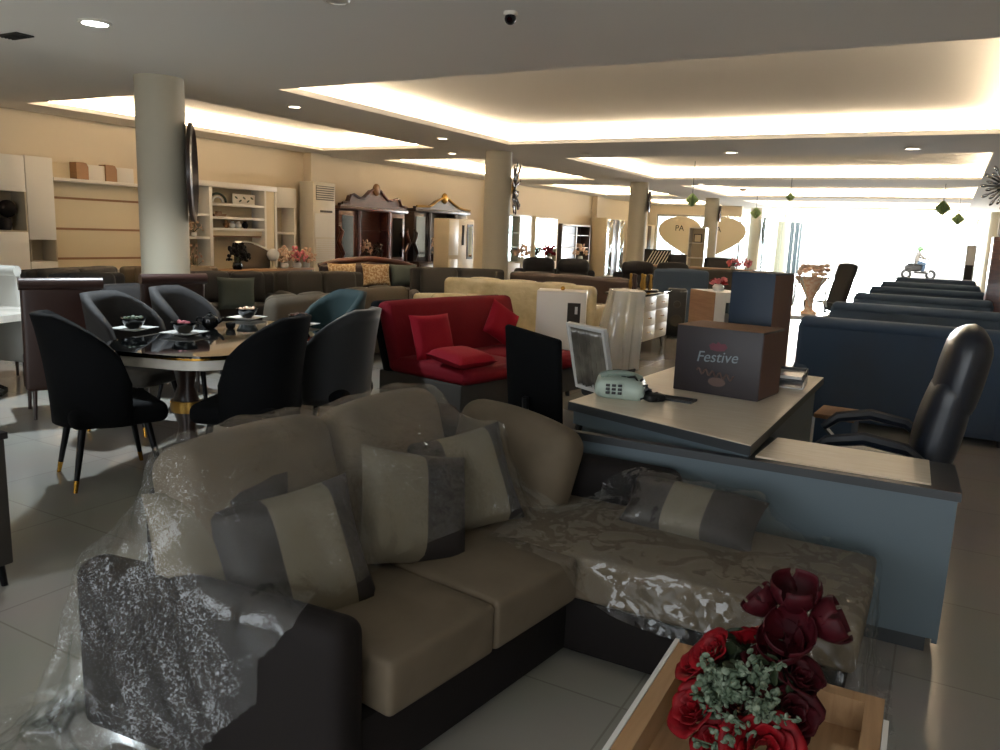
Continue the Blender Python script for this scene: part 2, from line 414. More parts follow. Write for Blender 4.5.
for (x0, x1, y0, y1) in coves:
    a = [(x0, y0), (x1, y0), (x1, y1), (x0, y1)]; o = OFF
    b = [(x0 - o, y0 - o), (x1 + o, y0 - o), (x1 + o, y1 + o), (x0 - o, y1 + o)]
    for k in range(4):
        p, q, p2, q2 = a[k], a[(k + 1) % 4], b[k], b[(k + 1) % 4]
        cm.add([(*p, CE), (*q, CE), (*q, CE + LIP), (*p, CE + LIP)], [(0, 1, 2, 3)])
        cm.add([(*p, CE + LIP), (*q, CE + LIP), (*q2, CE + LIP), (*p2, CE + LIP)], [(0, 1, 2, 3)])
        cm.add([(*p2, CE + LIP), (*q2, CE + LIP), (*q2, CE + REC), (*p2, CE + REC)], [(0, 1, 2, 3)])
    cm.add([(*p, CE + REC) for p in b], [(0, 1, 2, 3)])
S(cm.build('ceiling', M['ceil'], smooth=False))
S(MB().bb(XL - .2, XR + .2, YB - .2, YF + .3, CE + .7, CE + .8).build('roof', M['concrete'], smooth=False))
for k, (x0, x1, y0, y1) in enumerate(coves):
    o = .12; z = CE + LIP + .004; h = .02; t = .02; e = MB()
    e.bb(x0 - o, x1 + o, y0 - o - t, y0 - o, z, z + h).bb(x0 - o, x1 + o, y1 + o, y1 + o + t, z, z + h)
    e.bb(x0 - o - t, x0 - o, y0 - o, y1 + o, z, z + h).bb(x1 + o, x1 + o + t, y0 - o, y1 + o, z, z + h)
    S(e.build('trim_%d' % (k + 1), M['led2'] if x1 > 0 else M['led'], smooth=False))

# ------------------------------------------------------------------ ceiling fittings
def downlight(x, y, r, label, glow, grp=None, power=0, col=(1, .86, .66), spot=110):
    t = T('ceiling_downlight', label, 'ceiling light', (x, y, CE), 0, grp)
    MB().lathe([(r * .86, -.002), (r * 1.15, -.002), (r * 1.18, -.008), (r * 1.1, -.02), (r * .9, -.018), (r * .86, -.002)], seg=28).build('rim', M['white'], t)
    MB().cyl((0, 0, -.001), (0, 0, -.012), r * .88, seg=24).build('lens', glow, t)
    if power:
        l = bpy.data.lights.new('downlight_lamp', 'SPOT'); l.energy = power; l.color = col; l.spot_size = R(spot); l.spot_blend = .6; l.shadow_soft_size = r * .6
        lo = bpy.data.objects.new('downlight_lamp', l); COL.objects.link(lo); lo.location = (0, 0, -.03); lo.parent = t
    return t
G = 'round downlights in the ceiling'
downlight(-6.21, 4.26, .11, 'bright cool white round downlight above the black glass dining table', M['lampc'], G, 600, (.82, .93, 1), 125)
downlight(-7.77, 8.14, .085, 'warm downlight just behind the big left column, in front of the large cove', M['lamp'], G, 22)
downlight(-7.72, 11.6, .085, 'warm downlight on the beam halfway between the first two columns', M['lamp'], G, 22)
downlight(-8.98, 13.86, .085, 'warm downlight just left of the top of the second column', M['lamp'], G, 22)
downlight(-3.55, 14.44, .1, 'warm downlight on the beam behind the largest cove, left of two', M['lamp'], G, 18)
downlight(-.7, 14.27, .1, 'warm downlight on the beam behind the largest cove, right of two', M['lamp'], G, 18)
downlight(-6.23, 22.3, .09, 'small far downlight beside the fourth column', M['lamp'], G)
downlight(-3.9, 4.5, .08, 'unlit round downlight at the top edge of the photo', M['white'], G)
downlight(-6.3, 14.4, .08, 'unlit downlight right of the second column top', M['white'], G)
t = T('ceiling_vent', 'small grey flush grille in the ceiling at top left', 'vent', (-7.37, 4.29, CE))
MB().box((0, 0, -.008), (.3, .16, .014), .004).build('frame', M['gray'], t)
for i in range(4): MB().box((0, -.045 + i * .03, -.018), (.26, .008, .008)).build('slat', M['dgray'], t)
t = T('security_camera', 'small black dome camera hanging from the front ceiling', 'camera', (-2.92, 5.22, CE))
MB().cyl((0, 0, 0), (0, 0, -.025), .05).build('mount', M['white'], t)
MB().ball((0, 0, -.045), .042).build('dome', M['blackp'], t)
MB().cyl((0, -.02, -.05), (.02, -.05, -.065), .02).build('lens', M['bglass'], t)
t = T('smoke_detector', 'small dark round detector on the third ceiling beam', 'smoke detector', (-5.55, 24.4, CE))
MB().lathe([(.09, 0), (.1, -.02), (.07, -.05), (.03, -.06), (0, -.06)]).build('body', M['dgray'], t); MB().cyl((0, 0, -.055), (0, 0, -.065), .02).build('sensor', M['blackp'], t)
for (x, y, z, r, lb) in ((-4.62, 16, 2.39, .13, 'green paper diamond ornament hanging left of the fourth column'), (-5.03, 24, 2.44, .16, 'pale green paper ornament hanging further back, beside the bright side glazing'),
                      (-.27, 22, 2.58, .17, 'larger green paper ball hanging above the shop opening'), (.1, 28, 2.53, .17, 'green paper ball hanging lowest over the right of the shop opening'), (-3.35, 19.5, 2.66, .1, 'tiny grey green ornament hanging in mid ceiling above the navy carton')):
    t = T('hanging_ornament', lb, 'ornament', (x, y, z), 0, 'paper ornaments hung from the ceiling')
    b = MB()
    for k in range(8):
        a = k * math.pi / 8
        pts = [(r * .15, 1), (r, .1), (r, -.1), (r * .15, -1)]
        b.add([(math.cos(a) * s_ * q, math.sin(a) * s_ * q, zz * r) for s_ in (1, -1) for q, zz in pts], [(0, 1, 2, 3, 7, 6, 5, 4)])
    b.build('paper_fan', M['orn'], t, smooth=False, solid=.006)
    MB().cyl((0, 0, r), (0, 0, CE - z), .006, seg=6).build('string', M['gray'], t)

# ------------------------------------------------------------------ light
wd = bpy.data.worlds.new('sky'); SC.world = wd; wd.use_nodes = True
bg = wd.node_tree.nodes['Background']; bg.inputs['Color'].default_value = (.93, .97, 1, 1); bg.inputs['Strength'].default_value = 5
def area(name, loc, rot, sx, sy, e, col):
    l = bpy.data.lights.new(name, 'AREA'); l.shape = 'RECTANGLE'; l.size = sx; l.size_y = sy; l.energy = e; l.color = col
    o = bpy.data.objects.new(name, l); COL.objects.link(o); o.location = loc; o.rotation_euler = [R(a) for a in rot]; return o
# daylight entering by the shop opening; added blue fill behind the camera, its unseen window assumed
area('daylight_front', (-3.1, 46.3, 1.5), (-90, 0, 0), 8.6, 2.9, 4000, (.92, .97, 1))
area('assumed_back_window_fill', (-1.5, -3.3, 1.5), (90, 0, 0), 8, 2, 15, (.42, .74, 1))  # added blue fill lamp for an assumed window, out of view
vs_ = SC.view_settings; vs_.view_transform = 'Standard'; vs_.look = 'None'; vs_.gamma = 1; vs_.use_curve_mapping = False; vs_.exposure = 0
# ------------------------------------------------------------------ the wrapped corner sofa
PIV = Vector((-1.05, 2.53, 0))
RM = Matrix.Translation(PIV) @ Matrix.Rotation(R(-8), 4, 'Z') @ Matrix.Translation(-PIV)   # the long section stands a little askew
sofa = T('corner_sofa', 'dark brown and khaki L-shaped sofa under clear plastic film in front', 'sofa', (-1.5, 2.4, 0))
film_src = []
def sp(mb, name, mat, **k):
    o = mb.build(name, mat, sofa, world=True, **k); film_src.append((mb.v, mb.f)); return o
sp(MB(RM).bb(-1.98, -1.1, 1.52, 2.6, .05, .28, .02), 'base', M['dbrown'])
sp(MB().bb(-1.98, -.14, 2.56, 3.22, .05, .27, .02), 'base', M['dbrown'])
am = MB(); am.pad((-1.70, 1.435, .32), (.96, .13, .54), .05, (0, .012, .015), 6, rot=(0, 0, 6.6))
sp(am, 'arm', M['dbrown'])
sp(MB().pad((-2.1, 2.42, .41), (.2, 1.7, .70), .07, n=6), 'backrest', M['dbrown'])
sp(MB().pad((-1.5, 3.22, .34), (1.25, .16, .58), .07, n=6), 'backrest', M['dbrown'])
for y0, y1 in ((1.565, 2.035), (2.04, 2.525)):
    sp(MB(RM).pad((-1.5, (y0 + y1) / 2, .365), (.92, y1 - y0, .17), .022, (0, 0, .016), 8), 'seat_cushion', M['khaki'])
sp(MB().pad((-1.0, 2.86, .365), (1.8, .66, .17), .022, (0, 0, .016), 8), 'chaise_cushion', M['khaki'])
for y0, y1, x, tl in ((1.46, 2.12, -1.88, 14), (2.14, 2.76, -1.85, 14)):
    sp(MB().pad((x, (y0 + y1) / 2, .69), (.2, y1 - y0, .5), .08, (.03, 0, .02), 8, rot=(0, -tl, 0)), 'back_cushion', M['khaki'])
sp(MB().pad((-1.60, 3.03, .595), (.62, .2, .42), .08, (0, .03, .03), 8, rot=(-14, 7, -8)), 'back_cushion', M['khaki'])
for x, y in ((-2.0, 1.45), (-1.2, 1.5), (-.2, 2.62), (-.2, 3.15), (-1.95, 3.2)):
    MB().cyl((x, y, 0), (x, y, .06), .025).build('foot', M['blackp'], sofa, world=True)
# two-tone throw cushions
M['bc'] = stripe('brown_cream_cushion', '#150f0d', '#5f5747', 0, [.36, .80], scale=.46)
M['cb'] = stripe('cream_brown_cushion', '#5f5747', '#150f0d', 0, [.52, .97], scale=.46)
M['bcb'] = stripe('brown_cream_brown_cushion', '#1a120e', '#5f5747', 0, [.33, .66], scale=.5)
def throw(label, loc, rot, size, mat, seed):
    mb = MB().pillow((0, 0, 0), size, seed=seed)
    o = mb.build('throw_cushion', mat); o.location = loc; o.rotation_euler = [R(a) for a in rot]
    tag(o, label, 'cushion', 'two-tone cushions on the corner sofa')
    Mx = Matrix.LocRotScale(Vector(loc), o.rotation_euler, None)
    film_src.append(([tuple(Mx @ Vector(p)) for p in mb.v], mb.f)); return o
throw('brown and cream cushion leaning beside the sofa arm, nearer the camera', (-1.63, 1.70, .59), (-24, -6, 66), (.46, .16, .44), M['bc'], 1)
throw('cream cushion with brown end squeezed in the corner by the arm', (-1.80, 1.58, .62), (-16, 0, 66), (.44, .14, .42), M['cb'], 2)
throw('cream and brown cushion leaning on the middle of the long backrest', (-1.56, 2.22, .62), (-26, 14, 62), (.44, .16, .42), M['cb'], 3)
throw('cushion at the inner corner of the sofa, cream with a brown half', (-1.56, 2.55, .63), (-24, -10, 52), (.42, .16, .40), M['bc'], 4)
throw('low brown cushion with a cream middle band lying on the chaise', (-.78, 3.02, .52), (-52, 0, -4), (.56, .16, .26), M['bcb'], 5)

# ---- plastic film: a sheet dropped over the sofa (position-based cloth against the sofa's height field)
def drape(x0, x1, y0, y1, src, step=.026, slack=1.02, iters=260, seed=0, zstart=1.15, hull=.012, pins=None, drop=None, cut=None):
    vs = []; fs = []
    for v, f in src:
        o = len(vs); vs += v; fs += [[i + o for i in q] for q in f]
    bv = BVHTree.FromPolygons([Vector(p) for p in vs], fs)
    g = .015; gx0, gy0 = x0 - .5, y0 - .5; nx = int((x1 - x0 + 1) / g); ny = int((y1 - y0 + 1) / g)
    H = np.zeros((ny, nx))
    for j in range(ny):
        for i in range(nx):
            h = bv.ray_cast(Vector((gx0 + i * g, gy0 + j * g, 2)), Vector((0, 0, -1)))
            if h[0] is not None: H[j, i] = h[0].z
    D = H.copy()
    for dy in (-1, 0, 1):
        for dx in (-1, 0, 1): D = np.maximum(D, np.roll(np.roll(H, dy, 0), dx, 1))
    D0 = D.copy()
    for _ in range(3):
        D = (D + np.roll(D, 1, 0) + np.roll(D, -1, 0) + np.roll(D, 1, 1) + np.roll(D, -1, 1)) / 5
    D = np.maximum(D, D0) + hull
    Gy, Gx = np.gradient(D, g)
    nu, nv = int((x1 - x0) / step), int((y1 - y0) / step)
    rs = np.random.RandomState(seed)
    U, V = np.meshgrid(np.linspace(x0, x1, nu + 1), np.linspace(y0, y1, nv + 1))
    P = np.stack([U, V, np.full_like(U, zstart)], -1)
    P[..., 2] += .05 * np.sin(U * 9 + V * 5 + seed) + rs.uniform(-.012, .012, U.shape)
    SM = rs.uniform(-1, 1, (nv // 3 + 3, nu // 3 + 3)); SM = np.kron(SM, np.ones((3, 3)))[:nv + 1, :nu + 1]
    if drop is not None: P = drop(P)
    Q = P.copy(); st = step * slack
    fac = 1 + .05 * SM + .03 * rs.uniform(-1, 1, U.shape)
    def con(a, b, rest, k):
        d = b - a; L = np.linalg.norm(d, axis=-1, keepdims=True) + 1e-9; w = d * ((L - rest) / L) * .5 * k; return w
    for it in range(iters):
        vel = (P - Q) * .96; Q = P.copy(); P = P + vel; P[..., 2] -= .0011
        for _ in range(8):
            for (sa, sb, rest, k, rf) in (((slice(None), slice(0, -1)), (slice(None), slice(1, None)), st, 1, 1), ((slice(0, -1), slice(None)), (slice(1, None), slice(None)), st, 1, 1),
                                      ((slice(0, -1), slice(0, -1)), (slice(1, None), slice(1, None)), st * 2 ** .5, .6, 0), ((slice(0, -1), slice(1, None)), (slice(1, None), slice(0, -1)), st * 2 ** .5, .6, 0),
                                      ((slice(None), slice(0, -3)), (slice(None), slice(3, None)), st * 3, .06, 0), ((slice(0, -3), slice(None)), (slice(3, None), slice(None)), st * 3, .06, 0)):
                r = rest * fac[sa][..., None] if rf else rest
                w = con(P[sa], P[sb], r, k); 
                acc = np.zeros_like(P); acc[sa] += w; acc[sb] -= w; P = P + acc * .5
            if pins is not None: P = pins(P)
            fx = np.clip((P[..., 0] - gx0) / g, 0, nx - 1.001); fy = np.clip((P[..., 1] - gy0) / g, 0, ny - 1.001)
            ix = fx.astype(int); iy = fy.astype(int); tx = fx - ix; ty = fy - iy
            def S_(A): return A[iy, ix] * (1 - tx) * (1 - ty) + A[iy, ix + 1] * tx * (1 - ty) + A[iy + 1, ix] * (1 - tx) * ty + A[iy + 1, ix + 1] * tx * ty
            h = S_(D); pen = np.maximum(h - P[..., 2], 0); hx = S_(Gx); hy = S_(Gy); n2 = 1 + hx * hx + hy * hy
            hit = pen > 0
            P[..., 0] -= pen * hx / n2; P[..., 1] -= pen * hy / n2; P[..., 2] += pen / n2
            P[..., 2] = np.maximum(P[..., 2], .012)
            Q[hit] = Q[hit] * .35 + P[hit] * .65
    # a last pass keeps the sheet just clear of what it covers
    fx = np.clip((P[..., 0] - gx0) / g, 0, nx - 1.001); fy = np.clip((P[..., 1] - gy0) / g, 0, ny - 1.001); ix = fx.astype(int); iy = fy.astype(int)
    steep = (Gx[iy, ix] ** 2 + Gy[iy, ix] ** 2) > 4
    P[..., 2] = np.where(steep, P[..., 2], np.maximum(P[..., 2], D[iy, ix]))
    m = MB(); W = nu + 1
    du = np.gradient(P, axis=1); dv_ = np.gradient(P, axis=0); nn = np.cross(du, dv_); nn /= np.linalg.norm(nn, axis=-1, keepdims=True) + 1e-9
    nn *= np.where(nn[..., 2:] < -.05, -1, 1)
    for j in range(nv + 1):
        for i in range(nu + 1):
            p = Vector(P[j, i]); c_ = abs(noise.noise(p * 8 + Vector((seed, 0, 0)))) ; c2_ = abs(noise.noise(p * 17))
            P[j, i] += nn[j, i] * (.020 * (1 - c_ * 2.2) ** 3 * (c_ < .45) + .006 * (1 - c2_))
    Pz = np.maximum(P[..., 2], .012); P[..., 2] = Pz
    def keep(i, j): return cut is None or not cut(P[j, i])
    m.add([tuple(p) for p in P.reshape(-1, 3)], [(j * W + i, j * W + i + 1, (j + 1) * W + i + 1, (j + 1) * W + i) for j in range(nv) for i in range(nu) if keep(i, j)])
    return m
def hem(P):
    # the free end is gathered on the floor beside the arm; the front edge is tucked toward the cushions
    n = P.shape[1]; u = np.linspace(0, 1, n)
    P[0, :, 0] = -2.42 + .72 * u + .02 * np.sin(u * 40); P[0, :, 1] = 1.02 + .07 * np.sin(u * 17) + .03 * np.cos(u * 43); P[0, :, 2] = .02
    return P
fa = drape(-2.62, -1.08, .62, 3.25, film_src, seed=3, slack=1.04, iters=320, pins=hem, cut=lambda p: p[1] < 1.44 and p[0] > -1.34 - (.60 - p[2]) * .62 + .03 * math.sin(p[2] * 23))
fo = fa.build('plastic_sheet', M['film'], smooth=True, angle=180); tag(fo, 'crumpled clear plastic sheet draped over the sofa arm and long backrest', 'plastic sheet')
fb = drape(-1.5, .22, 2.40, 3.27, film_src, seed=8, slack=1.0)
fo = fb.build('plastic_sheet', M['film2'], smooth=True, angle=180); tag(fo, 'clear plastic sheet stretched over the chaise end, hanging off toward the desk', 'plastic sheet')
for o in [q for q in COL.objects if q.name.startswith('plastic_sheet')]:
    md = o.modifiers.new('Sub', 'SUBSURF'); md.levels = 1; md.render_levels = 1

# ------------------------------------------------------------------ crate table with the bouquet
ct = T('crate_table', 'pale wooden tray-top table with white edges holding red roses', 'table', (-.275, 1.68, 0), 1)
LX, LY, TZ = .58, 1.0, .43
def frame_(z0, z1, lx, ly, th):
    return MB().bb(-lx / 2, -lx / 2 + th, -ly / 2, ly / 2, z0, z1).bb(lx / 2 - th, lx / 2, -ly / 2, ly / 2, z0, z1).bb(-lx / 2 + th, lx / 2 - th, ly / 2 - th, ly / 2, z0, z1).bb(-lx / 2 + th, lx / 2 - th, -ly / 2, -ly / 2 + th, z0, z1)
frame_(TZ - .1, TZ, LX - .028, LY - .028, .045).build('rim', M['cwood'], ct, smooth=False)
MB().bb(-LX / 2, -LX / 2 + .013, -LY / 2, LY / 2, TZ - .1, TZ + .003).build('edge_band', M['cwhite'], ct, smooth=False, label='white edge band')
MB().bb(LX / 2 - .013, LX / 2, -LY / 2, LY / 2 - .12, TZ - .1, TZ + .003).build('edge_band', M['cwhite'], ct, smooth=False, label='white edge band')
MB().bb(-LX / 2 + .02, LX / 2 - .02, -LY / 2 + .02, LY / 2 - .02, TZ - .1, TZ - .085).build('tray_bottom', M['cwood'], ct, smooth=False)
MB().bb(-.2, .07, -.35, .08, TZ - .084, TZ - .078).build('liner', M['cwhite'], ct, smooth=False, label='white sheet lining the tray')
MB().bb(.17, .23, -.35, .25, TZ - .084, TZ - .02).build('crossbar', M['cwood'], ct, smooth=False)
for sx in (-1, 1):
    for sy in (-1, 1): MB().box((sx * .24, sy * .41, (TZ - .1) / 2), (.045, .045, TZ - .1), .004).build('leg', M['cwhite'], ct)

def rose(mb, c, r, rot, seed, n=13):
    """layered petals curling out from a closed heart"""
    rr = random.Random(seed); Mr = Matrix.Translation(c) @ rotm(*rot)
    for k in range(n):
        t = k / (n - 1); a = k * 2.4 + rr.uniform(-.2, .2); op = .25 + .95 * t; sz = r * (.5 + .6 * t)
        def P(u, v):
            w = (u - .5) * 2 * (1 - .25 * v) * (.75 + .5 * math.sin(v * math.pi))
            ang = w * .95; rad = r * (.1 + .28 * t) + sz * .55 * math.sin(v * 1.5) * op * .8 + r * .1 * max(0, v - .75) * 4 * t
            zz = sz * (v * 1.1 - .55 * op * v * v) + r * .05 * math.sin(w * 6 + seed)
            return (rad * math.cos(a + ang), rad * math.sin(a + ang), zz - r * .35)
        mb.sheet(P, 6, 5, M=Mr)
    return mb
bq = T('rose_bouquet', 'bunch of artificial red roses with sage sprigs on crate table', 'flowers', (-.33, 1.88, .352))
def wp(px, py, d):
    """a point d metres along the view ray - used once to lay the blooms out around the bunch"""
    f = Vector(((px - 500) / 790, (py - 375) / 790, 1)); r_ = Vector([sum(_M[i, j] * f[j] for j in range(3)) for i in range(3)])
    return Vector((0, 0, 1.6)) + r_ * d
BC = Vector((-.33, 1.90, .55))
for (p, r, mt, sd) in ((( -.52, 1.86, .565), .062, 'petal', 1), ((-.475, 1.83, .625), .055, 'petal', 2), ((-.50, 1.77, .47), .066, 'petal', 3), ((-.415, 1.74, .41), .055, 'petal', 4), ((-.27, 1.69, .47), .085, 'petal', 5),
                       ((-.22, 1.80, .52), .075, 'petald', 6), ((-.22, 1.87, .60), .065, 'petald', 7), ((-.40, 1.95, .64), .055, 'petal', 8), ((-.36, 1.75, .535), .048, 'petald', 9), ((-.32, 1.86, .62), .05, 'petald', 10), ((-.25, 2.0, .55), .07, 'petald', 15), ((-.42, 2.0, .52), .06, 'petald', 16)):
    d = (Vector(p) - BC); rx = math.degrees(math.atan2(d.y, .12)); ry = math.degrees(math.atan2(d.x, .14))
    p = (p[0] * .78 - .02, p[1] * .9 + .185, p[2] * .86 + .075); r *= 1.12
    rose(MB(), p, r, (-rx * .8, ry * .8, 0), sd).build('rose', M[mt], bq, world=True, solid=.0015)
def tulip(c, r, rot, seed):
    m = MB(); Mr = Matrix.Translation(c) @ rotm(*rot)
    for k in range(5):
        a = k * 2 * math.pi / 5 + seed
        def P(u, v):
            w = (u - .5) * 2 * math.sin(min(1, v * 1.15 + .12) * math.pi * .8) * .9
            rad = r * (.12 + .85 * math.sin(v * 1.9)); return (rad * math.cos(a + w), rad * math.sin(a + w), r * 1.5 * v - r * .5)
        m.sheet(P, 7, 7, M=Mr)
    return m
for c, r, rot, sd, mt in (((-.225, 1.92, .745), .062, (10, 0, 0), 0, 'petald'), ((-.165, 1.90, .715), .058, (0, 60, 10), 1, 'petald'), ((-.285, 1.92, .715), .048, (0, -50, 0), 2, 'petald'), ((-.225, 1.87, .68), .062, (45, 10, 0), 3, 'petald'), ((-.235, 1.89, .635), .058, (40, -10, 0), 4, 'petald')):
    tulip(c, r, rot, sd).build('orchid_bloom', M[mt], bq, world=True, solid=.0015)
st_ = MB()
for k in range(9):
    a = k * .7; st_.tube([(-.33 + .02 * math.cos(a), 1.88 + .02 * math.sin(a), .36), (-.32 + .05 * math.cos(a), 1.88 + .05 * math.sin(a), .48), (-.3 + .08 * math.cos(a), 1.88 + .08 * math.sin(a), .6)], .004, 6)
st_.tube([(-.3, 1.88, .5), (-.25, 1.91, .62), (-.235, 1.93, .74)], .005, 6)
st_.build('stems', M['leafd'], bq, world=True)
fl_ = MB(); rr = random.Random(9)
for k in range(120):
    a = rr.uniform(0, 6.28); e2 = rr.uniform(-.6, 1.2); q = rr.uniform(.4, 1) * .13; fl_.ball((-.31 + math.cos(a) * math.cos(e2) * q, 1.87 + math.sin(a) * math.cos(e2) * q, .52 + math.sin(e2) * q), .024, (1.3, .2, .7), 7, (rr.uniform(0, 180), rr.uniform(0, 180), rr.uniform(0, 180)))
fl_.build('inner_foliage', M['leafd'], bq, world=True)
def sprig(c, n, sd, h=.09):
    m = MB(); rr = random.Random(sd)
    for k in range(n):
        a = rr.uniform(0, 6.28); el = rr.uniform(.1, 1.3); L_ = h * rr.uniform(.6, 1.1); d = Vector((math.cos(a) * math.cos(el), math.sin(a) * math.cos(el) - .3, math.sin(el))); p1 = Vector(c) + d * L_
        m.tube([c, Vector(c) + d * L_ * .5 + Vector((0, 0, .006)), p1], .0018, 5)
        for q in range(9):
            o = Vector(c) + d * L_ * (.25 + .75 * q / 8); s_ = .0085 * rr.uniform(.7, 1.3)
            m.ball(o + Vector((rr.uniform(-1, 1), rr.uniform(-1, 1), rr.uniform(-1, 1))) * .011, s_, (1, .45, .75), seg=6, rot=(rr.uniform(0, 180), rr.uniform(0, 180), 0))
    return m
for c, n, sd in (((-.43, 1.76, .50), 12, 1), ((-.40, 1.75, .56), 10, 2), ((-.29, 1.74, .53), 8, 3), ((-.38, 1.71, .42), 9, 4), ((-.33, 1.79, .60), 7, 5), ((-.44, 1.79, .56), 8, 6)):
    c = (c[0] * .78 - .015, c[1] * .9 + .16, c[2] * .86 + .08)
    sprig(c, n, sd).build('sprig', M['leaf'], bq, world=True)

# ------------------------------------------------------------------ desk
dk = T('office_desk', 'large L-shaped office desk with blue grey front and wood top', 'desk', (-.8, 3.9, 0))
ang = -3
DM = Matrix.Translation((-.63, 3.33, 0)) @ Matrix.Rotation(R(ang), 4, 'Z') @ Matrix.Translation((.63, -3.33, 0))
def dp(mb, name, mat, **k): return mb.build(name, mat, dk, world=True, **k)
def pr(x0, x1, y0, y1, z0, z1, r=.003): return MB().bb(x0, x1, y0, y1, z0, z1, r)
# main top: a quad slab through the surveyed corners
def slab(pts, z0, z1):
    n = len(pts); vs = [(*p, z0) for p in pts] + [(*p, z1) for p in pts]
    return MB().add(vs, [tuple(reversed(range(n))), tuple(range(n, 2 * n))] + [(i, (i + 1) % n, (i + 1) % n + n, i + n) for i in range(n)])
A_, B_, C_, D_ = (-1.62, 3.66), (-.63, 3.33), (-.61, 5.42), (-1.5, 5.45)
ctr = ((A_[0] + B_[0] + C_[0] + D_[0]) / 4, (A_[1] + B_[1] + C_[1] + D_[1]) / 4)
def ins(p, d): v = Vector((p[0] - ctr[0], p[1] - ctr[1])); v = v * (1 - d / v.length); return (ctr[0] + v.x, ctr[1] + v.y)
dp(slab([A_, B_, C_, D_], .715, .757), 'desk_edge', M['deskd'], smooth=False, label='dark edge of the desk top')
dp(slab([ins(p, .006) for p in (A_, B_, C_, D_)], .757, .76), 'desk_top', M['deskt'], smooth=False)
dp(slab([ins(p, .035) for p in (A_, B_)] + [ins(p, .12) for p in (C_, D_)], .64, .715), 'spacer', M['desk'], smooth=False)
# drawer pedestal body under the main top, front cladding
f0, f1 = Vector((-1.58, 3.72)), Vector((-.66, 3.42)); dv = (f1 - f0).normalized(); nv_ = Vector((-dv.y, dv.x))
def fr(a, b, n0, n1, z0, z1):
    p = f0 + dv * a; q = f0 + dv * b; return slab([tuple(p + nv_ * n0), tuple(q + nv_ * n0), tuple(q + nv_ * n1), tuple(p + nv_ * n1)], z0, z1)
Lf = (f1 - f0).length
dp(fr(0, Lf, .03, .48, .05, .66), 'pedestal', M['desk'], smooth=False)
dp(fr(.02, Lf - .02, .05, .46, 0, .05), 'plinth', M['deskd'], smooth=False)
dp(slab([(-.7, 3.9), (-.66, 3.9), (-.64, 5.3), (-.68, 5.3)], 0, .7), 'side_panel', M['desk'], smooth=False)
dp(slab([(-1.52, 4.3), (-1.48, 4.3), (-1.46, 5.3), (-1.5, 5.3)], 0, .7), 'side_panel', M['desk'], smooth=False)
# return: long low cabinet across the front, running to the right
r0, r1, r2, r3 = (-1.5, 3.36), (.15, 3.36), (.13, 3.80), (-1.45, 3.72)
r0 = (-1.53, 3.45); 
RT = [(-1.53, 3.37), (.15, 3.34), (.06, 3.78), (-.60, 3.80)]
dp(slab([(-1.53, 3.30), (.15, 3.35), (.15, 3.40), (-1.53, 3.34)], .665, .70), 'return_edge', M['deskd'], smooth=False, label='dark strip along the return top')
dp(slab([(-.66, 3.38), (.15, 3.40), (.13, 3.82), (-.66, 3.82)], .66, .695), 'return_side_top', M['deskd'], smooth=False)
dp(slab([(-.62, 3.40), (.045, 3.41), (.03, 3.80), (-.60, 3.80)], .695, .703), 'return_top', M['deskt'], smooth=False)
dp(slab([(-1.52, 3.32), (.14, 3.37), (.14, 3.40), (-1.52, 3.36)], .09, .665), 'front_panel', M['desk'], smooth=False)
dp(slab([(.12, 3.40), (.14, 3.40), (.12, 3.8), (.10, 3.8)], .06, .66), 'end_panel', M['desk'], smooth=False)
dp(slab([(-1.45, 3.40), (.1, 3.44), (.1, 3.47), (-1.45, 3.44)], 0, .06), 'kick_plate', M['deskd'], smooth=False)

# things on the desk
fb_ = T('gift_carton', 'dark brown Festive printed carton on the desk top', 'box', (-1.02, 4.50, .76), -8)
MB().box((0, 0, .185), (.49, .34, .37), .004).build('carton', M['festive'], fb_)
MB().bb(.2455, .2475, -.165, .165, .01, .36).build('side_print', M['festside'], fb_, smooth=False)
MB().bb(-.243, .243, -.168, .168, .3702, .373).build('lid_flap', M['card'], fb_, smooth=False, label='plain brown lid flaps')
def text(body, size, mat, parent, loc, rot, name='lettering', shear=0, ext=.001, align='CENTER'):
    c = bpy.data.curves.new(name, 'FONT'); c.body = body; c.size = size; c.align_x = align; c.shear = shear; c.extrude = ext
    o = bpy.data.objects.new(name, c); COL.objects.link(o); o.location = loc; o.rotation_euler = [R(a) for a in rot]; c.materials.append(mat)
    o.parent = parent; bpy.context.view_layer.update(); me = bpy.data.meshes.new_from_object(o.evaluated_get(bpy.context.evaluated_depsgraph_get()))
    q = bpy.data.objects.new(name, me); COL.objects.link(q); q.parent = parent; q.location = loc; q.rotation_euler = [R(a) for a in rot]
    bpy.data.objects.remove(o); return q
M['ink'] = pm('pale_ink', '#7b868c', .6); M['inkr'] = pm('pink_ink', '#5c2735', .6); M['inkb'] = pm('brown_ink', '#59443c', .6)
text('Festive', .085, M['ink'], fb_, (.0, -.1722, .185), (90, -4, 0), shear=.25)
MB().tube([(-.11 + .0075 * k, -.171, .128 - .0008 * k + .016 * math.sin(k * 1.15)) for k in range(30)], .005, 6).build('script_print', M['inkb'], fb_)
lg = MB()
lg.prism([(-.05, .275), (-.03, .29), (-.01, .283), (.0, .298), (.015, .286), (.04, .29), (.055, .272), (.04, .25), (0, .245), (-.04, .25)], -.1722, -.17)
lg.build('crown_logo', M['inkr'], fb_, smooth=False)
lg = MB().prism([(.05 * math.cos(a * .3) + .01, .075 + .025 * math.sin(a * .3)) for a in range(21)], -.1722, -.17); lg.build('seal_print', M['inkb'], fb_, smooth=False)
nb = T('tall_carton', 'tall navy blue carton at the back of the desk', 'box', (-.99, 5.12, .76), -9)
MB().box((0, 0, .33), (.27, .34, .66), .004).build('carton', M['navybox'], nb)
MB().bb(.135, .1365, -.168, .168, .01, .65).build('side_panel', M['festside'], nb, smooth=False, label='dull brown side')
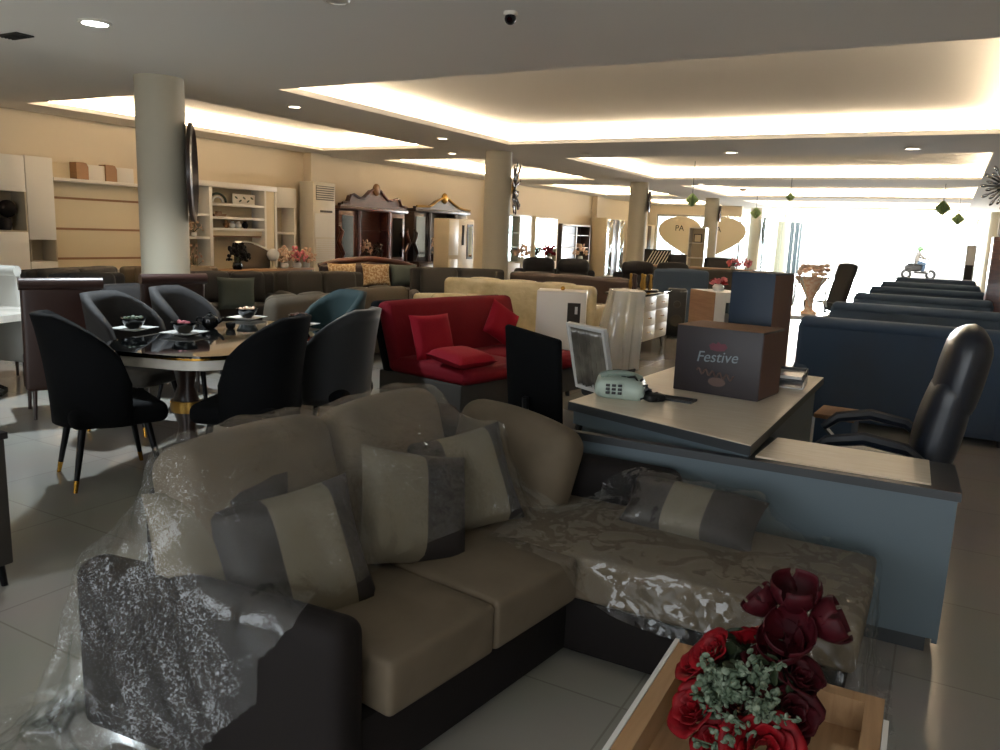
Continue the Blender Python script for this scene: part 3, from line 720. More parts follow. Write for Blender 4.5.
MB().box((0, 0, .6605), (.05, .33, .002)).build('tape', M['card'], nb, smooth=False)
pt = T('paper_tray', 'small stack of white paper trays beside the cartons on the desk', 'paper tray', (-.76, 4.97, .76), 4)
for z in (.002, .05): MB().bb(-.1, .1, -.14, .14, z, z + .008).bb(-.1, -.094, -.14, .14, z, z + .04).bb(.094, .1, -.14, .14, z, z + .04).bb(-.1, .1, .134, .14, z, z + .04).build('tray', M['blackp'] if z > .01 else M['porc'], pt, smooth=False)
MB().bb(-.085, .085, -.13, .125, .058, .075).build('paper', M['porc'], pt, smooth=False)
ph = T('desk_telephone', 'pale grey green desk telephone with coiled cord near the desk corner', 'telephone', (-1.45, 3.95, .76), 18); ph.scale = (1.2, 1.2, 1.1)
MB().pad((0, 0, .05), (.22, .18, .085), .035, (0, 0, .012), 6, rot=(8, 4, 0)).build('body', pm('pale_green_plastic', '#a9b8ae', .4), ph)
MB().tube([(-.08, -.02, .1), (-.05, -.03, .118), (.02, -.02, .12), (.06, 0, .108), (.085, .01, .09)], [.02, .016, .014, .016, .02]).build('handset', pm('grey_green_plastic', '#77857c', .4), ph)
kp = MB()
for i in range(3):
    for j in range(3): kp.box((-.05 + j * .026, -.094, .035 + i * .018), (.018, .012, .012), .002)
kp.build('keypad', M['blackp'], ph)
rr = random.Random(4); cp = []
for t_ in range(46):
    q = t_ / 45; cp.append((.02 + .12 * q + .035 * math.sin(t_ * 1.3), .02 - .07 * q + .04 * math.cos(t_ * .9), max(.008, .115 - .1 * q + .02 * math.sin(t_ * 2.1))))
MB().tube(cp, .006, 6).build('coiled_cord', M['blackp'], ph)
MB().pad((.15, -.05, .02), (.09, .07, .035), .015, (0, 0, .004), 4, rot=(0, 0, 30)).build('plug_block', M['blackp'], ph)
pd = T('desk_blotter', 'thin dark framed pen tray lying flat on the desk top', 'pen tray', (-1.17, 4.06, .76), -2)
frame_(0, .012, .19, .1, .012).build('rim', M['blackp'], pd, smooth=False); MB().bb(-.085, .085, -.04, .04, 0.0005, .004).build('inlay', M['gray'], pd, smooth=False)
lb = T('low_box', 'small dark box with a pale brown lid behind the desk return', 'box', (-.55, 5.93, 0), -3)
MB().box((0, 0, .21), (.24, .34, .42), .005).build('body', M['navyl'], lb); MB().box((0, 0, .435), (.26, .36, .03), .004).build('lid', M['card'], lb)
# ------------------------------------------------------------------ dining set
def shell(w, d, z0, z1, zs, span=105, flare=.06, n=18, m=8):
    """tub-like chair back: wraps round the rear, high at the middle and sweeping down to the sides"""
    mb = MB()
    def P(u, v):
        a = R(-span + 2 * span * u); c = math.cos(a); top = zs + (z1 - zs) * max(0, min(1, (c + .25) / 1.05)) ** .5
        z = z0 + (top - z0) * v; k = 1 + flare * v
        return (math.sin(a) * w / 2 * k * (1 if abs(math.sin(a)) < 2 else 1), c * d / 2 * k + .06 * v * v * max(0, c), z)
    mb.sheet(P, n, m); return mb
def tub_chair(label, loc, rz, mat, seatmat, legmat, group):
    t = T('dining_chair', label, 'chair', loc, rz, group); t.scale = (1.1, 1.1, 1.06)
    MB().pad((0, -.02, .41), (.5, .5, .12), .05, (0, 0, .015), 6).build('seat', seatmat, t)
    shell(.5, .5, .36, .98, .60).build('backrest', mat, t, solid=.055)
    for sx in (-1, 1):
        for sy in (-1, 1):
            a = Vector((sx * .17, sy * .16, .37)); b = Vector((sx * .225, sy * .225 + .0, .0)); c = a.lerp(b, .82)
            l = MB().cyl(a, c, .022, .014, 10).build('leg', legmat, t)
            MB().cyl(c, b, .0145, .011, 10).build('foot_tip', M['brass'], l, label='brass foot tip')
    return t
DG = 'upholstered chairs round the black glass dining table'
tub_chair('charcoal dining chair at the near short end of the glass table, its legs showing', (-4.44, 3.0, 0), 158, M['char'], M['char'], M['blackm'], DG)
tub_chair('charcoal dining chair seen from behind, nearest the film-covered sofa', (-3.78, 3.55, 0), -66, M['char'], M['char'], M['blackm'], DG)
tub_chair('charcoal dining chair with grey velvet back edge beside the red sofa', (-3.80, 4.3, 0), -74, M['charvelvet'], M['char'], M['blackm'], DG)
tub_chair('teal dining chair at the far end of the glass table', (-4.72, 5.3, 0), -14, M['teal'], M['teal'], M['blackm'], DG)
tub_chair('dark grey dining chair on the far side, in front of the left brown chair', (-5.36, 3.88, 0), 106, M['dgray'], M['gray'], M['blackm'], DG)
tub_chair('dark grey dining chair on the far side, in front of the right brown chair', (-5.56, 4.62, 0), 106, M['dgray'], M['gray'], M['blackm'], DG)
# table
dt = T('dining_table', 'dining table with black glass top and pale band on brown legs', 'table', (-4.62, 4.15, 0), 15)
def rrect(lx, ly, r, n=5):
    pts = []
    for cx, cy, a0 in ((lx / 2 - r, ly / 2 - r, 0), (-lx / 2 + r, ly / 2 - r, 90), (-lx / 2 + r, -ly / 2 + r, 180), (lx / 2 - r, -ly / 2 + r, 270)):
        for k in range(n + 1): a = R(a0 + 90 * k / n); pts.append((cx + r * math.cos(a), cy + r * math.sin(a)))
    return pts
slab(rrect(1.06, 1.95, .3), .752, .765).build('glass_top', M['bglass'], dt)
slab(rrect(1.05, 1.94, .3), .674, .738).build('apron', M['marble'], dt, label='pale band under the glass')
slab(rrect(1.07, 1.96, .305), .738, .752).build('gold_trim', M['brass'], dt, label='thin gilt line')
for sy in (-1, 1):
    l = MB()
    l.lathe([(.16, 0), (.16, .03), (.07, .08), (.05, .2), (.09, .34), (.05, .48), (.07, .6), (.2, .675)], (0, sy * .55, 0), 20, sx=1.2, sy=.9); o = l.build('pedestal', M['dwood'], dt)
    MB().lathe([(.094, -.04), (.098, 0), (.094, .04)], (0, sy * .55, .34), 20, sx=1.2, sy=.9).build('gilt_collar', M['gold'], o, label='gilded ring')
# place settings: white square plates and black bowls
plate0 = None
def setting(x, y, rz, lp, lb_, food):
    p = MB()
    p.lathe([(.0, .006), (.08, .006), (.09, .012), (.145, .022), (.148, .026), (.09, .018), (.0, .012)], seg=4, rot=(0, 0, 45))
    o = p.build('plate', M['porc'], smooth=False); o.location = (x, y, .766); o.rotation_euler = (0, 0, R(rz)); o.scale = (1.2, 1.2, 1); tag(o, lp, 'plate', 'white square plates on the dining table')
    b = T('bowl', lb_, 'bowl', (x, y, .783), rz, 'black bowls on the dining table'); b.scale = (1.25, 1.25, 1.2)
    MB().lathe([(.03, 0), (.034, .006), (.05, .02), (.072, .055), (.075, .068), (.071, .068), (.064, .054), (.04, .025), (.0, .018)], seg=24).build('body', M['bporc'], b)
    if food:
        f = MB(); rr = random.Random(int(x * 100))
        for k in range(16): a = rr.uniform(0, 6.3); q = rr.uniform(0, .05); f.ball((q * math.cos(a), q * math.sin(a), .058 + rr.uniform(0, .018)), .014, (1, 1, .7), 6)
        f.build('potpourri', food, b)
    return b
setting(-5.3, 3.83, 15, 'white plate under the bowl with green filling, near the far left corner', 'black bowl with pale green filling at the far left corner', M['leaf'])
setting(-4.86, 3.93, 15, 'white plate nearest the middle of the near table end', 'black bowl with pink filling nearest the near table end', M['pink'])
setting(-5.3, 4.95, 15, 'white plate on the far side behind the black teapot', 'black bowl with pale filling behind the black teapot', M['peach'])
setting(-4.64, 4.9, 15, 'white plate between the two chairs near the red sofa', 'black bowl between the two charcoal chairs near the red sofa', M['mahog'])
tp = T('teapot', 'small round black teapot in the middle of the glass table', 'teapot', (-5.05, 4.33, .767), 30)
MB().lathe([(.035, 0), (.055, .015), (.068, .05), (.058, .085), (.03, .1), (0, .1)]).build('body', M['bporc'], tp)
MB().lathe([(.03, .098), (.02, .112), (.008, .116), (.012, .128), (0, .134)]).build('lid', M['bporc'], tp)
MB().tube([(.06, 0, .045), (.09, 0, .065), (.105, 0, .09)], [.015, .011, .008]).build('spout', M['bporc'], tp)
MB().tube([(-.055, 0, .08), (-.1, 0, .08), (-.105, 0, .05), (-.062, 0, .03)], .007).build('handle', M['bporc'], tp)
def cup(x, y, rz, lab):
    c = T('cup', lab, 'cup', (x, y, .767), rz, 'small black cups beside the teapot')
    MB().lathe([(.022, 0), (.034, .01), (.04, .045), (.037, .045), (.03, .012), (0, .008)], seg=18).build('body', M['bporc'], c)
    MB().tube([(.037, 0, .036), (.06, 0, .034), (.056, 0, .014), (.033, 0, .012)], .005, 6).build('handle', M['bporc'], c)
cup(-5.12, 4.2, 60, 'small black cup just left of the teapot'); cup(-4.92, 4.42, -40, 'small black cup just right of the teapot')

# brown leather chairs of the next set
def leather_chair(label, loc, rz, group, mat=None, h=1.13):
    mat = mat or M['leather']
    t = T('high_back_chair', label, 'chair', loc, rz, group)
    MB().pad((0, -.03, .43), (.5, .5, .1), .035, (0, 0, .015), 5).build('seat', mat, t)
    b = MB()
    def P(sg):
        def Q(u, v):
            z = .2 + (h - .23) * v; y = .2 + .10 * max(0, v - .3) ** 1.3 + sg * .03
            return ((u - .5) * .5, y, z)
        return Q
    b.sheet(P(1), 6, 12).sheet(P(-1), 6, 12)
    bk = MB(); bk.pad((0, .24, (h + .2) / 2), (.56, .07, h - .26), .03, (0, .02, 0), 6, rot=(-5, 0, 0)); bo = bk.build('backrest', mat, t)
    MB().cyl((-.29, .30, h - .05), (.29, .30, h - .05), .048, seg=18).build('top_roll', mat, t, label='rolled leather top')
    for sx in (-1, 1):
        for sy in (-1, 1): MB().cyl((sx * .21, sy * .19, .4), (sx * .225, sy * .215, 0), .022, .014, 10).build('leg', M['dwood'], t)
    return t
LG = 'brown leather high-back chairs'
leather_chair('left brown leather chair with rolled top, back to the glass dining table', (-6.26, 3.84, 0), -115, LG)
leather_chair('right brown leather chair with rolled top, in front of the first column', (-6.33, 4.9, 0), -110, LG)
leather_chair('white leather high-back chair cut off by the left picture edge', (-7.75, 4.35, 0), 200, LG, M['ivory'], 1.14)
mt = T('marble_table', 'white marble topped dining table with black base at left edge', 'table', (-7.25, 3.35, 0), 18)
slab(rrect(1.05, 1.7, .05), .70, .76).build('tabletop', M['marble'], mt)
for sy in (-1, 1): MB().lathe([(.22, 0), (.22, .04), (.12, .1), (.1, .5), (.2, .7)], (0, sy * .45, 0), 6).build('pedestal', M['bglass'], mt)
lc = T('grey_cabinet', 'grey cabinet whose edge shows at the left picture border', 'cabinet', (-3.80, 1.6, 0), 0)
MB().bb(-.4, .4, -.22, .22, .1, .66, .008).build('body', M['gray'], lc); MB().bb(-.41, .41, -.23, .23, .66, .69, .004).build('worktop', M['dgray'], lc)
for sx in (-1, 1):
    for sy in (-1, 1): MB().cyl((sx * .36, sy * .18, .1), (sx * .37, sy * .19, 0), .02, .014).build('leg', M['blackm'], lc)

# ------------------------------------------------------------------ sofas
def make_sofa(label, loc, rz, w, d, h, mat, name='sofa', cush=2, armw=.16, armh=.56, seatm=None, backm=None, group=None, backs=True, sh=.42, tilt=10, rnd_=.06, arms=True, cat='sofa'):
    t = T(name, label, cat, loc, rz, group); seatm = seatm or mat; backm = backm or mat
    aw = armw if arms else 0
    MB().bb(-w / 2 + .01, w / 2 - .01, -d / 2 + .03, d / 2 - .02, .06, sh - .13, .02).build('base', mat, t)
    MB().pad((0, d / 2 - .1, (h + .08) / 2), (w - .02, .18, h - .08), rnd_, (0, .01, .01), 5).build('backrest', mat, t)
    cw = (w - 2 * aw - .02) / cush
    for k in range(cush):
        x = -w / 2 + aw + .01 + cw * (k + .5)
        MB().pad((x, -.1, sh - .06), (cw - .012, d - .22, .16), .045, (0, 0, .02), 4).build('seat_cushion', seatm, t)
        if backs: MB().pad((x, d / 2 - .25, sh + (h - sh) * .52), (cw - .02, .17, (h - sh) * .98), .07, (0, .03, .02), 5, rot=(-tilt, 0, 0)).build('back_cushion', backm, t)
    if arms:
        for s_ in (-1, 1): MB().pad((s_ * (w / 2 - aw / 2), 0, (armh + .06) / 2), (aw, d, armh - .06), min(.06, aw * .4), (0, 0, .015), 4).build('arm', mat, t)
    for sx in (-1, 1):
        for sy in (-1, 1): MB().cyl((sx * (w / 2 - .08), sy * (d / 2 - .08), .07), (sx * (w / 2 - .07), sy * (d / 2 - .07), 0), .022, .018, 8).build('foot', M['blackp'], t)
    return t
# right-hand row, backs to the camera; lens-flare blue is put into their fabric colours
RG = 'dark sofas in a row on the right, backs to the camera'
for k, (y, x0, x1, m, lab) in enumerate(((7.55, -1.13, .62, 'navy', 'flare-tinted dark sofa with its wide back behind the desk, nearest of the right row'), (9.85, -1.14, .6, 'navy', 'dark sofa of the right row, directly behind the nearest one'),
                                         (12.15, -1.12, .6, 'navyl', 'slate sofa of the right row, third from the desk'), (14.5, -1.1, .6, 'navy', 'dark sofa of the right row, fourth from the desk'),
                                         (17.0, -1.1, .6, 'navyl', 'slate sofa of the right row, fifth from the desk'), (19.8, -1.0, .6, 'navy', 'farthest dark sofa of the right row, before the bright opening'))):
    s_ = make_sofa(lab, ((x0 + x1) / 2, y + .42, 0), 180, x1 - x0, .9, .93, M[m], cush=2, group=RG, backs=True)
    MB().pad((0, .36, .915), (x1 - x0 - .06, .2, .1), .045, n=5).build('top_roll', M['navyl'], s_)
# left of centre
red = T('sofa_bed', 'red velvet sofa bed on a charcoal base, open flat seat', 'sofa', (-3.80, 6.52, 0), 78); red.scale = (.93, 1.18, .96)
MB().bb(-.95, .95, -.47, .43, .08, .33, .02).build('base', M['gray'], red)
for k in range(2): MB().pad((-.475 + .95 * k, -.08, .40), (.94, .84, .15), .06, (0, 0, .02), 5).build('seat_cushion', M['red'], red)
MB().pad((0, .43, .62), (1.88, .12, .74), .05, (0, .01, 0), 6, rot=(-15, 0, 0)).build('back_shell', M['char'], red, label='charcoal back shell')
for k in range(1): MB().pad((0, .34, .66), (1.88, .15, .66), .06, (0, .03, .015), 6, rot=(-15, 0, 0)).build('back_cushion', M['red'], red)
MB().pad((0, -.50, .42), (1.88, .12, .13), .055, (0, .01, 0), 6).build('seat_roll', M['red'], red)
for sx in (-1, 1):
    for sy in (-1, 1): MB().cyl((sx * .85, sy * .36, .11), (sx * .86, sy * .37, 0), .025, .02).build('foot', M['blackp'], red)
def cushion(label, loc, rot, size, mat, group, seed=0):
    o = MB().pillow((0, 0, 0), size, seed=seed).build('throw_pillow', mat); o.location = loc; o.rotation_euler = [R(a) for a in rot]; return tag(o, label, 'pillow', group)
PG = 'red pillows on the sofa bed'
cushion('red pillow leaning against the left end of the sofa bed back', (-4.0, 5.93, .64), (-20, 0, 70), (.44, .14, .44), M['redp'], PG, 1)
cushion('red pillow lying on the front left of the sofa bed seat', (-3.55, 5.72, .535), (-84, 0, 75), (.46, .13, .44), M['redp'], PG, 2)
cushion('small red pillow standing on its corner near the right end of the sofa bed', (-3.86, 6.95, .70), (-18, 32, 60), (.36, .14, .38), M['redp'], PG, 3)
# two plain sofas facing the left wall
make_sofa('tan grey sofa seen from behind, left one just past the dining table', (-6.35, 6.45, 0), -84, 1.32, .85, .85, M['tan'], cush=2, rnd_=.09, group='sofas in the middle rows')
make_sofa('tan grey sofa seen from behind, right one next to the red sofa bed', (-6.5, 7.85, 0), -84, 1.4, .85, .86, M['tan'], cush=2, rnd_=.09, group='sofas in the middle rows')
make_sofa('dark grey sofa holding one grey green pillow behind the glass table', (-9.0, 8.15, 0), 60, 1.35, .85, .88, M['dgray'], cush=2, group='sofas in the middle rows')
cushion('grey green pillow standing on the dark sofa behind the dining table', (-8.50, 7.75, .64), (-16, 0, 50), (.5, .16, .46), M['tealgray'], None, 4)
make_sofa('low dark grey sofa right of the one with the grey green pillow', (-8.65, 9.75, 0), 62, 1.5, .85, .86, M['gray'], cush=2, group='sofas in the middle rows')
make_sofa('grey sofa with two loose tilted back cushions, near the second column', (-7.35, 11.7, 0), 40, 1.7, .9, .95, M['gray'], cush=2, tilt=22, group='sofas in the middle rows')
make_sofa('brown backed sofa seen from behind, under the display cabinets', (-5.6, 12.9, 0), 174, 2.5, .9, .92, M['leather'], cush=3, group='sofas in the middle rows')
for k, (x, y, rz, lab) in enumerate(((-6.85, 14.6, 35, 'dark recliner sofa right behind the second column, left pair of puffed heads'), (-5.1, 15.6, 30, 'dark recliner sofa behind the brown backed one, right pair of puffed heads'))):
    t = make_sofa(lab, (x, y, 0), rz, 1.7, .95, .9, M['dgray'], cush=2, group='dark recliner sofas')
    for q in (-1, 1): MB().pad((q * .36, .25, .98), (.66, .24, .26), .1, (0, .02, .03), 5).build('head_cushion', M['dgray'], t)
# carved brown sofa with floral cushions
fs_ = make_sofa('brown wooden framed sofa with floral cushions under the carved cabinet', (-9.75, 12.35, 0), 55, 2.0, .85, .86, M['leather'], cush=3, backs=False, group='sofas in the middle rows')
fr_ = MB().tube([(-1.0, .36, .84), (-.6, .37, .93), (0, .38, .99), (.6, .37, .93), (1.0, .36, .84)], [.05, .06, .065, .06, .05], 10); fr_.build('carved_rail', M['mahog'], fs_, label='carved dark wooden top rail')
FG = 'floral cushions on the brown wooden sofa'
for k, (u, lab) in enumerate(((-.62, 'floral cushion at the left end of the brown wooden sofa'), (.05, 'floral cushion in the middle of the brown wooden sofa'), (.62, 'floral cushion at the right end of the brown wooden sofa'))):
    c, s2 = math.cos(R(55)), math.sin(R(55)); lx, ly = u, .0
    cushion(lab, (-9.75 + lx * c - ly * s2, 12.35 + lx * s2 + ly * c, .70), (-18, 0, 55), (.56, .17, .44), M['floral'] if k != 2 else M['tealgray'], FG, k)
# cream wrapped sofa and its neighbours
cs = make_sofa('cream sofa wrapped in clear plastic behind the red sofa bed', (-5.15, 10.05, 0), 184, 2.3, 1.0, .95, M['cfilm'], cush=3, armw=.3, armh=.66, rnd_=.08)
cs2 = make_sofa('low cream armchair wrapped in plastic left of the cream sofa', (-5.35, 8.35, 0), 40, .95, .85, .80, M['cfilm'], name='armchair', cush=1, armw=.2, armh=.6, cat='armchair')
wp_ = T('white_cabinet', 'tall white panelled cabinet with a dark photo label on its front', 'cabinet', (-3.68, 8.0, 0), 22)
MB().bb(-.27, .27, -.2, .2, .06, 1.0, .006).build('body', M['white'], wp_); MB().bb(.07, .21, -.203, -.2, .62, .88).build('label_panel', M['gray'], wp_, smooth=False, label='dark photo label')
MB().bb(.15, .18, -.2055, -.203, .76, .84).build('label_print', M['porc'], wp_, smooth=False); MB().bb(-.25, .25, -.18, .18, 0, .06).build('plinth', M['niche'], wp_, smooth=False)
MB().ball((0, 0, 1.02), .025).build('knob', M['brass'], wp_)
# small chair in plastic
pc = T('wrapped_chair', 'small cream chair under a clear plastic cover beside the white buffet', 'chair', (-3.5, 9.1, 0), -60)
MB().pad((0, -.02, .44), (.46, .46, .1), .04, (0, 0, .02)).build('seat', M['cinner'], pc)
MB().pad((0, .2, .68), (.44, .08, .5), .035, (0, .02, .02), rot=(-8, 0, 0)).build('backrest', M['cinner'], pc)
for sx in (-1, 1):
    for sy in (-1, 1): MB().cyl((sx * .18, sy * .18, .4), (sx * .2, sy * .2, 0), .02, .014).build('leg', M['dwood'], pc)
def coverP(u, v):
    a = u * 2 * math.pi; c, s2 = math.cos(a), math.sin(a); k = 1 / max(abs(c), abs(s2)) ** .75
    fl = 1 + .05 * math.sin(a * 11) * v + .03 * math.sin(a * 23 + 1) * v
    if v < .25: q = v / .25; return (c * k * .25 * q * fl, .1 + s2 * k * .2 * q * fl + (.06), .99 - .02 * q)
    w = (v - .25) / .75; return (c * k * (.25 + .05 * w) * fl, .16 + s2 * k * (.2 + (.14 if s2 < 0 else .02) * w) * fl - .05 * w, .97 - .93 * w)
cv = MB().sheet(coverP, 66, 16).build('plastic_cover', film_mat('chair_film', body=.34, gl=.12, bscale=14, bstr=.5), None); cv.location = (-3.5, 9.1, 0); cv.rotation_euler = (0, 0, R(-60))
tag(cv, 'clear plastic cover hanging over the small cream chair', 'plastic cover')
# buffet
bf = T('buffet', 'white drawer buffet with dark marble top and black legs', 'cabinet', (-3.88, 11.1, 0), 90)
MB().bb(-.58, .58, -.26, .26, .16, .80, .006).build('body', M['white'], bf)
MB().bb(-.62, .62, -.29, .29, .80, .835, .004).build('marble_top', M['bglass'], bf, label='dark polished top')
for i in range(2):
    for j in range(3):
        d = MB().bb(-.56 + i * .565, -.005 + i * .565, -.272, -.26, .18 + j * .205, .375 + j * .205, .003).build('drawer', M['white'], bf)
        MB().tube([(-.33 + i * .565, -.272, .28 + j * .205), (-.33 + i * .565, -.29, .28 + j * .205), (-.23 + i * .565, -.29, .28 + j * .205), (-.23 + i * .565, -.272, .28 + j * .205)], .006, 6).build('handle', M['brass'], d)
for sx in (-1, 1):
    for sy in (-1, 1): MB().cyl((sx * .5, sy * .2, .17), (sx * .53, sy * .22, 0), .018, .012, 8).build('leg', M['blackm'], bf)
tr = T('bottle_rack', 'dark ornate stand with brown glass tubes on the white buffet', 'ornament', (-3.9, 11.2, .835), 0)
MB().lathe([(.25, 0), (.27, .015), (.26, .03), (0, .03)]).build('base', M['bporc'], tr)
for k in range(7):
    a = k * .9; MB().lathe([(.02, .03), (.03, .08), (.016, .18), (.022, .24), (.01, .25)], (.15 * math.cos(a), .15 * math.sin(a), 0), 10).build('stem', M['leather'] if k % 2 else M['gold'], tr)
# dark leather armchairs right of the buffet
make_sofa('dark blue grey leather armchair right of the white buffet', (-4.3, 14.6, 0), 195, 1.0, .9, 1.06, M['navyl'], name='armchair', cush=1, group='dark armchairs behind the buffet', cat='armchair')
make_sofa('grey armchair behind the dark leather one, further back', (-3.9, 16.6, 0), 195, 1.2, .9, 1.02, M['gray'], name='armchair', cush=1, group='dark armchairs behind the buffet', cat='armchair')
ds = T('speaker', 'black upright loudspeaker box standing right of the white buffet', 'speaker', (-3.85, 12.9, 0), 20)
MB().bb(-.15, .15, -.15, .15, 0.02, .8, .02).build('cabinet', M['blackp'], ds)
for z, r in ((.28, .1), (.55, .06)): MB().lathe([(r, 0), (r * .95, .012), (r * .3, .006), (0, .012)], (0, -.15, z), 20, rot=(90, 0, 0)).build('cone', M['gray'], ds)
for sx in (-1, 1): MB().bb(sx * .1 - .02, sx * .1 + .02, -.12, .12, 0, .021).build('foot', M['blackp'], ds, smooth=False)
# white dispenser cabinet with flowers on it
wc = T('dispenser_cabinet', 'beige sided white cabinet with an open pale blue niche', 'cabinet', (-2.42, 9.8, 0), 44)
MB().bb(-.21, -.2, -.3, .3, 0, 1.0).build('side_panel', M['card'], wc, smooth=False, label='brown cardboard side')
MB().bb(-.2, .24, -.3, .3, .0, .42, .004).bb(-.2, -.06, -.3, .3, .42, 1.0).bb(.18, .24, -.3, .3, .42, 1.0).bb(-.06, .18, -.3, .3, .88, 1.0).bb(-.06, .18, .1, .3, .42, .88).build('body', M['porc'], wc, smooth=False)
MB().cyl((.06, -.16, .88), (.06, -.16, .74), .025).cyl((.06, -.16, .76), (.06, -.24, .73), .012).build('spout', M['desk'], wc)
rb = T('flower_bunch', 'pink flower bunch on the white cabinet with the niche', 'flowers', (-2.42, 9.8, 1.0), 0)
for k in range(7):
    a = k * .95; rose(MB(), (.08 * math.cos(a), .08 * math.sin(a), .1 + .03 * (k % 2)), .055, (30 * math.sin(a), 30 * math.cos(a), 0), k, 7).build('bloom', M['pink'] if k % 3 else M['petal'], rb, solid=.002)
MB().lathe([(.06, 0), (.07, .05), (.05, .08), (0, .08)]).build('pot', M['porc'], rb)

# ------------------------------------------------------------------ office chairs
def star_base(t, r=.3, mat=None):
    mat = mat or M['blackp']
    MB().cyl((0, 0, .09), (0, 0, .42), .03, seg=14).build('gas_lift', M['chrome'], t)
    for k in range(5):
        a = k * 2 * math.pi / 5 + .3; c, s2 = math.cos(a), math.sin(a)
        l = MB().tube([(0, 0, .12), (c * r * .5, s2 * r * .5, .1), (c * r, s2 * r, .075)], [.035, .028, .02]).build('base_arm', mat, t)
        MB().cyl((c * r - s2 * .022, s2 * r + c * .022, .032), (c * r + s2 * .022, s2 * r - c * .022, .032), .032, seg=14).build('caster', M['blackp'], l)
ec = T('executive_chair', 'black leather executive chair with padded armrests behind the desk return', 'chair', (-.18, 4.36, 0), -88)
star_base(ec)
MB().pad((0, -.02, .48), (.54, .52, .13), .055, (0, 0, .025), 6).build('seat', M['bleather'], ec)
MB().pad((0, .235, .74), (.50, .15, .54), .08, (.0, .035, .02), 7, rot=(-9, 0, 0)).build('backrest', M['bleather'], ec)
MB().pad((0, .295, 1.02), (.46, .17, .42), .082, (.02, .02, .03), 7, rot=(-9, 0, 0)).build('headrest', M['bleather'], ec)
for s_ in (-1, 1):
    ar = MB().tube([(s_ * .28, .20, .60), (s_ * .31, .1, .675), (s_ * .315, -.08, .70), (s_ * .31, -.24, .665), (s_ * .3, -.31, .60)], [.02, .03, .032, .03, .022]).build('armrest', M['bleather'], ec)
    MB().tube([(s_ * .3, -.30, .60), (s_ * .3, -.22, .52), (s_ * .27, -.05, .45), (s_ * .28, .12, .5), (s_ * .28, .2, .6)], .014).build('arm_loop', M['chrome'], ar)
mc = T('mesh_chair', 'black mesh office chair between the red sofa bed and the desk', 'chair', (-1.93, 4.17, 0), 160)
star_base(mc)
MB().pad((0, -.02, .47), (.48, .46, .09), .04, (0, 0, .02), 5).build('seat', M['blackp'], mc)
MB().pad((0, .25, .80), (.44, .04, .56), .018, (0, .02, 0), 6, rot=(-10, 0, 0)).build('backrest', M['char'], mc)
MB().tube([(0, .1, .44), (0, .27, .48), (0, .3, .7)], .02).build('back_bar', M['blackp'], mc)
mc.rotation_euler = (0, R(-5), R(160))
for s_ in (-1, 1): MB().tube([(s_ * .25, .14, .44), (s_ * .29, .14, .62), (s_ * .29, .0, .66), (s_ * .29, -.16, .63), (s_ * .27, -.18, .5), (s_ * .25, -.04, .44)], .022).build('armrest', M['blackp'], mc)
sc_ = T('striped_chair', 'office chair with a white framed back wrapped in streaky plastic', 'chair', (-1.98, 5.42, 0), 150)
star_base(sc_, .28, M['porc'])
MB().pad((0, -.02, .47), (.46, .46, .08), .035, (0, 0, .02), 5).build('seat', M['dgray'], sc_)
SB = Matrix.Translation((0, .24, .5)) @ rotm(-14, 0, 0)
MB(SB).bb(-.22, -.19, -.02, .02, 0, .5, .008).bb(.19, .22, -.02, .02, 0, .5, .008).bb(-.19, .19, -.02, .02, .47, .5, .008).bb(-.19, .19, -.02, .02, 0, .03, .008).build('back_frame', M['porc'], sc_, label='white back frame')
def foldP(u, v): return ((u - .5) * .38, .012 * math.sin(u * 46 + v * 3) + .008 * math.sin(u * 19 + 2 * v), .03 + .44 * v)
MB(SB).sheet(foldP, 60, 8).build('wrapped_panel', pm('streaky_film', '#5d5850', .12, coat=.8, noise_=(3, '#8d877a', .4, .6)), sc_, solid=.004, label='streaky plastic over the back')
MB().tube([(0, .05, .44), (0, .22, .46), (0, .25, .55)], .02).build('back_bar', M['porc'], sc_)
# ------------------------------------------------------------------ wall units along the left wall
def wall_root(name, label, cat, y, x=-12.44, group=None): return T(name, label, cat, (x, y, 0), 90, group)
def face(M_): return M_
# first white wall unit (local x = along the wall, -y = into the room)
u = wall_root('wall_unit', 'white wall unit with brown strips left of the first column', 'wall unit', 7.9)
def ub(x0, x1, z0, z1, d0=0, d1=.38, r=.004): return MB().bb(x0 - 7.9, x1 - 7.9, -d1, -d0, z0, z1, r)
ub(6.0, 7.02, .1, 1.34).build('base_cabinet', M['white'], u)
fr0 = ub(6.0, 6.56, 1.34, 2.45); fr0.build('side_cabinet', M['white'], u)
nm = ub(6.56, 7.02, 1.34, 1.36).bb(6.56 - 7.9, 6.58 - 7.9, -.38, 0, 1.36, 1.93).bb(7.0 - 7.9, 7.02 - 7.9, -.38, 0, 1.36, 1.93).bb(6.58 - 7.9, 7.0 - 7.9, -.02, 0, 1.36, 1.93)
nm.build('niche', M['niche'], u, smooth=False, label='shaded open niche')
ub(6.57, 7.02, 1.93, 2.45).build('cabinet_door', M['white'], u)
ub(7.035, 7.45, 1.23, 2.46).build('tall_door', M['white'], u)
ub(7.035, 7.45, .1, .9).build('lower_cabinet', M['white'], u)
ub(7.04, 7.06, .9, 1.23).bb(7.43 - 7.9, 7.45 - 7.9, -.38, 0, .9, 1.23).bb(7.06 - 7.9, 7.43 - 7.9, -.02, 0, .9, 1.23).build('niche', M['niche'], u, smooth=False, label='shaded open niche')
ub(7.46, 9.6, .3, 2.42, 0, .12).build('back_panel', M['cream'], u, label='cream back panel')
for z in (.93, 1.40, 1.88): ub(7.47, 9.6, z - .018, z + .018, .12, .132, 0).build('trim_strip', M['strip'], u, smooth=False, label='brown inlay strip')
ub(7.46, 9.6, 2.13, 2.18, .12, .38).build('shelf', M['white'], u)
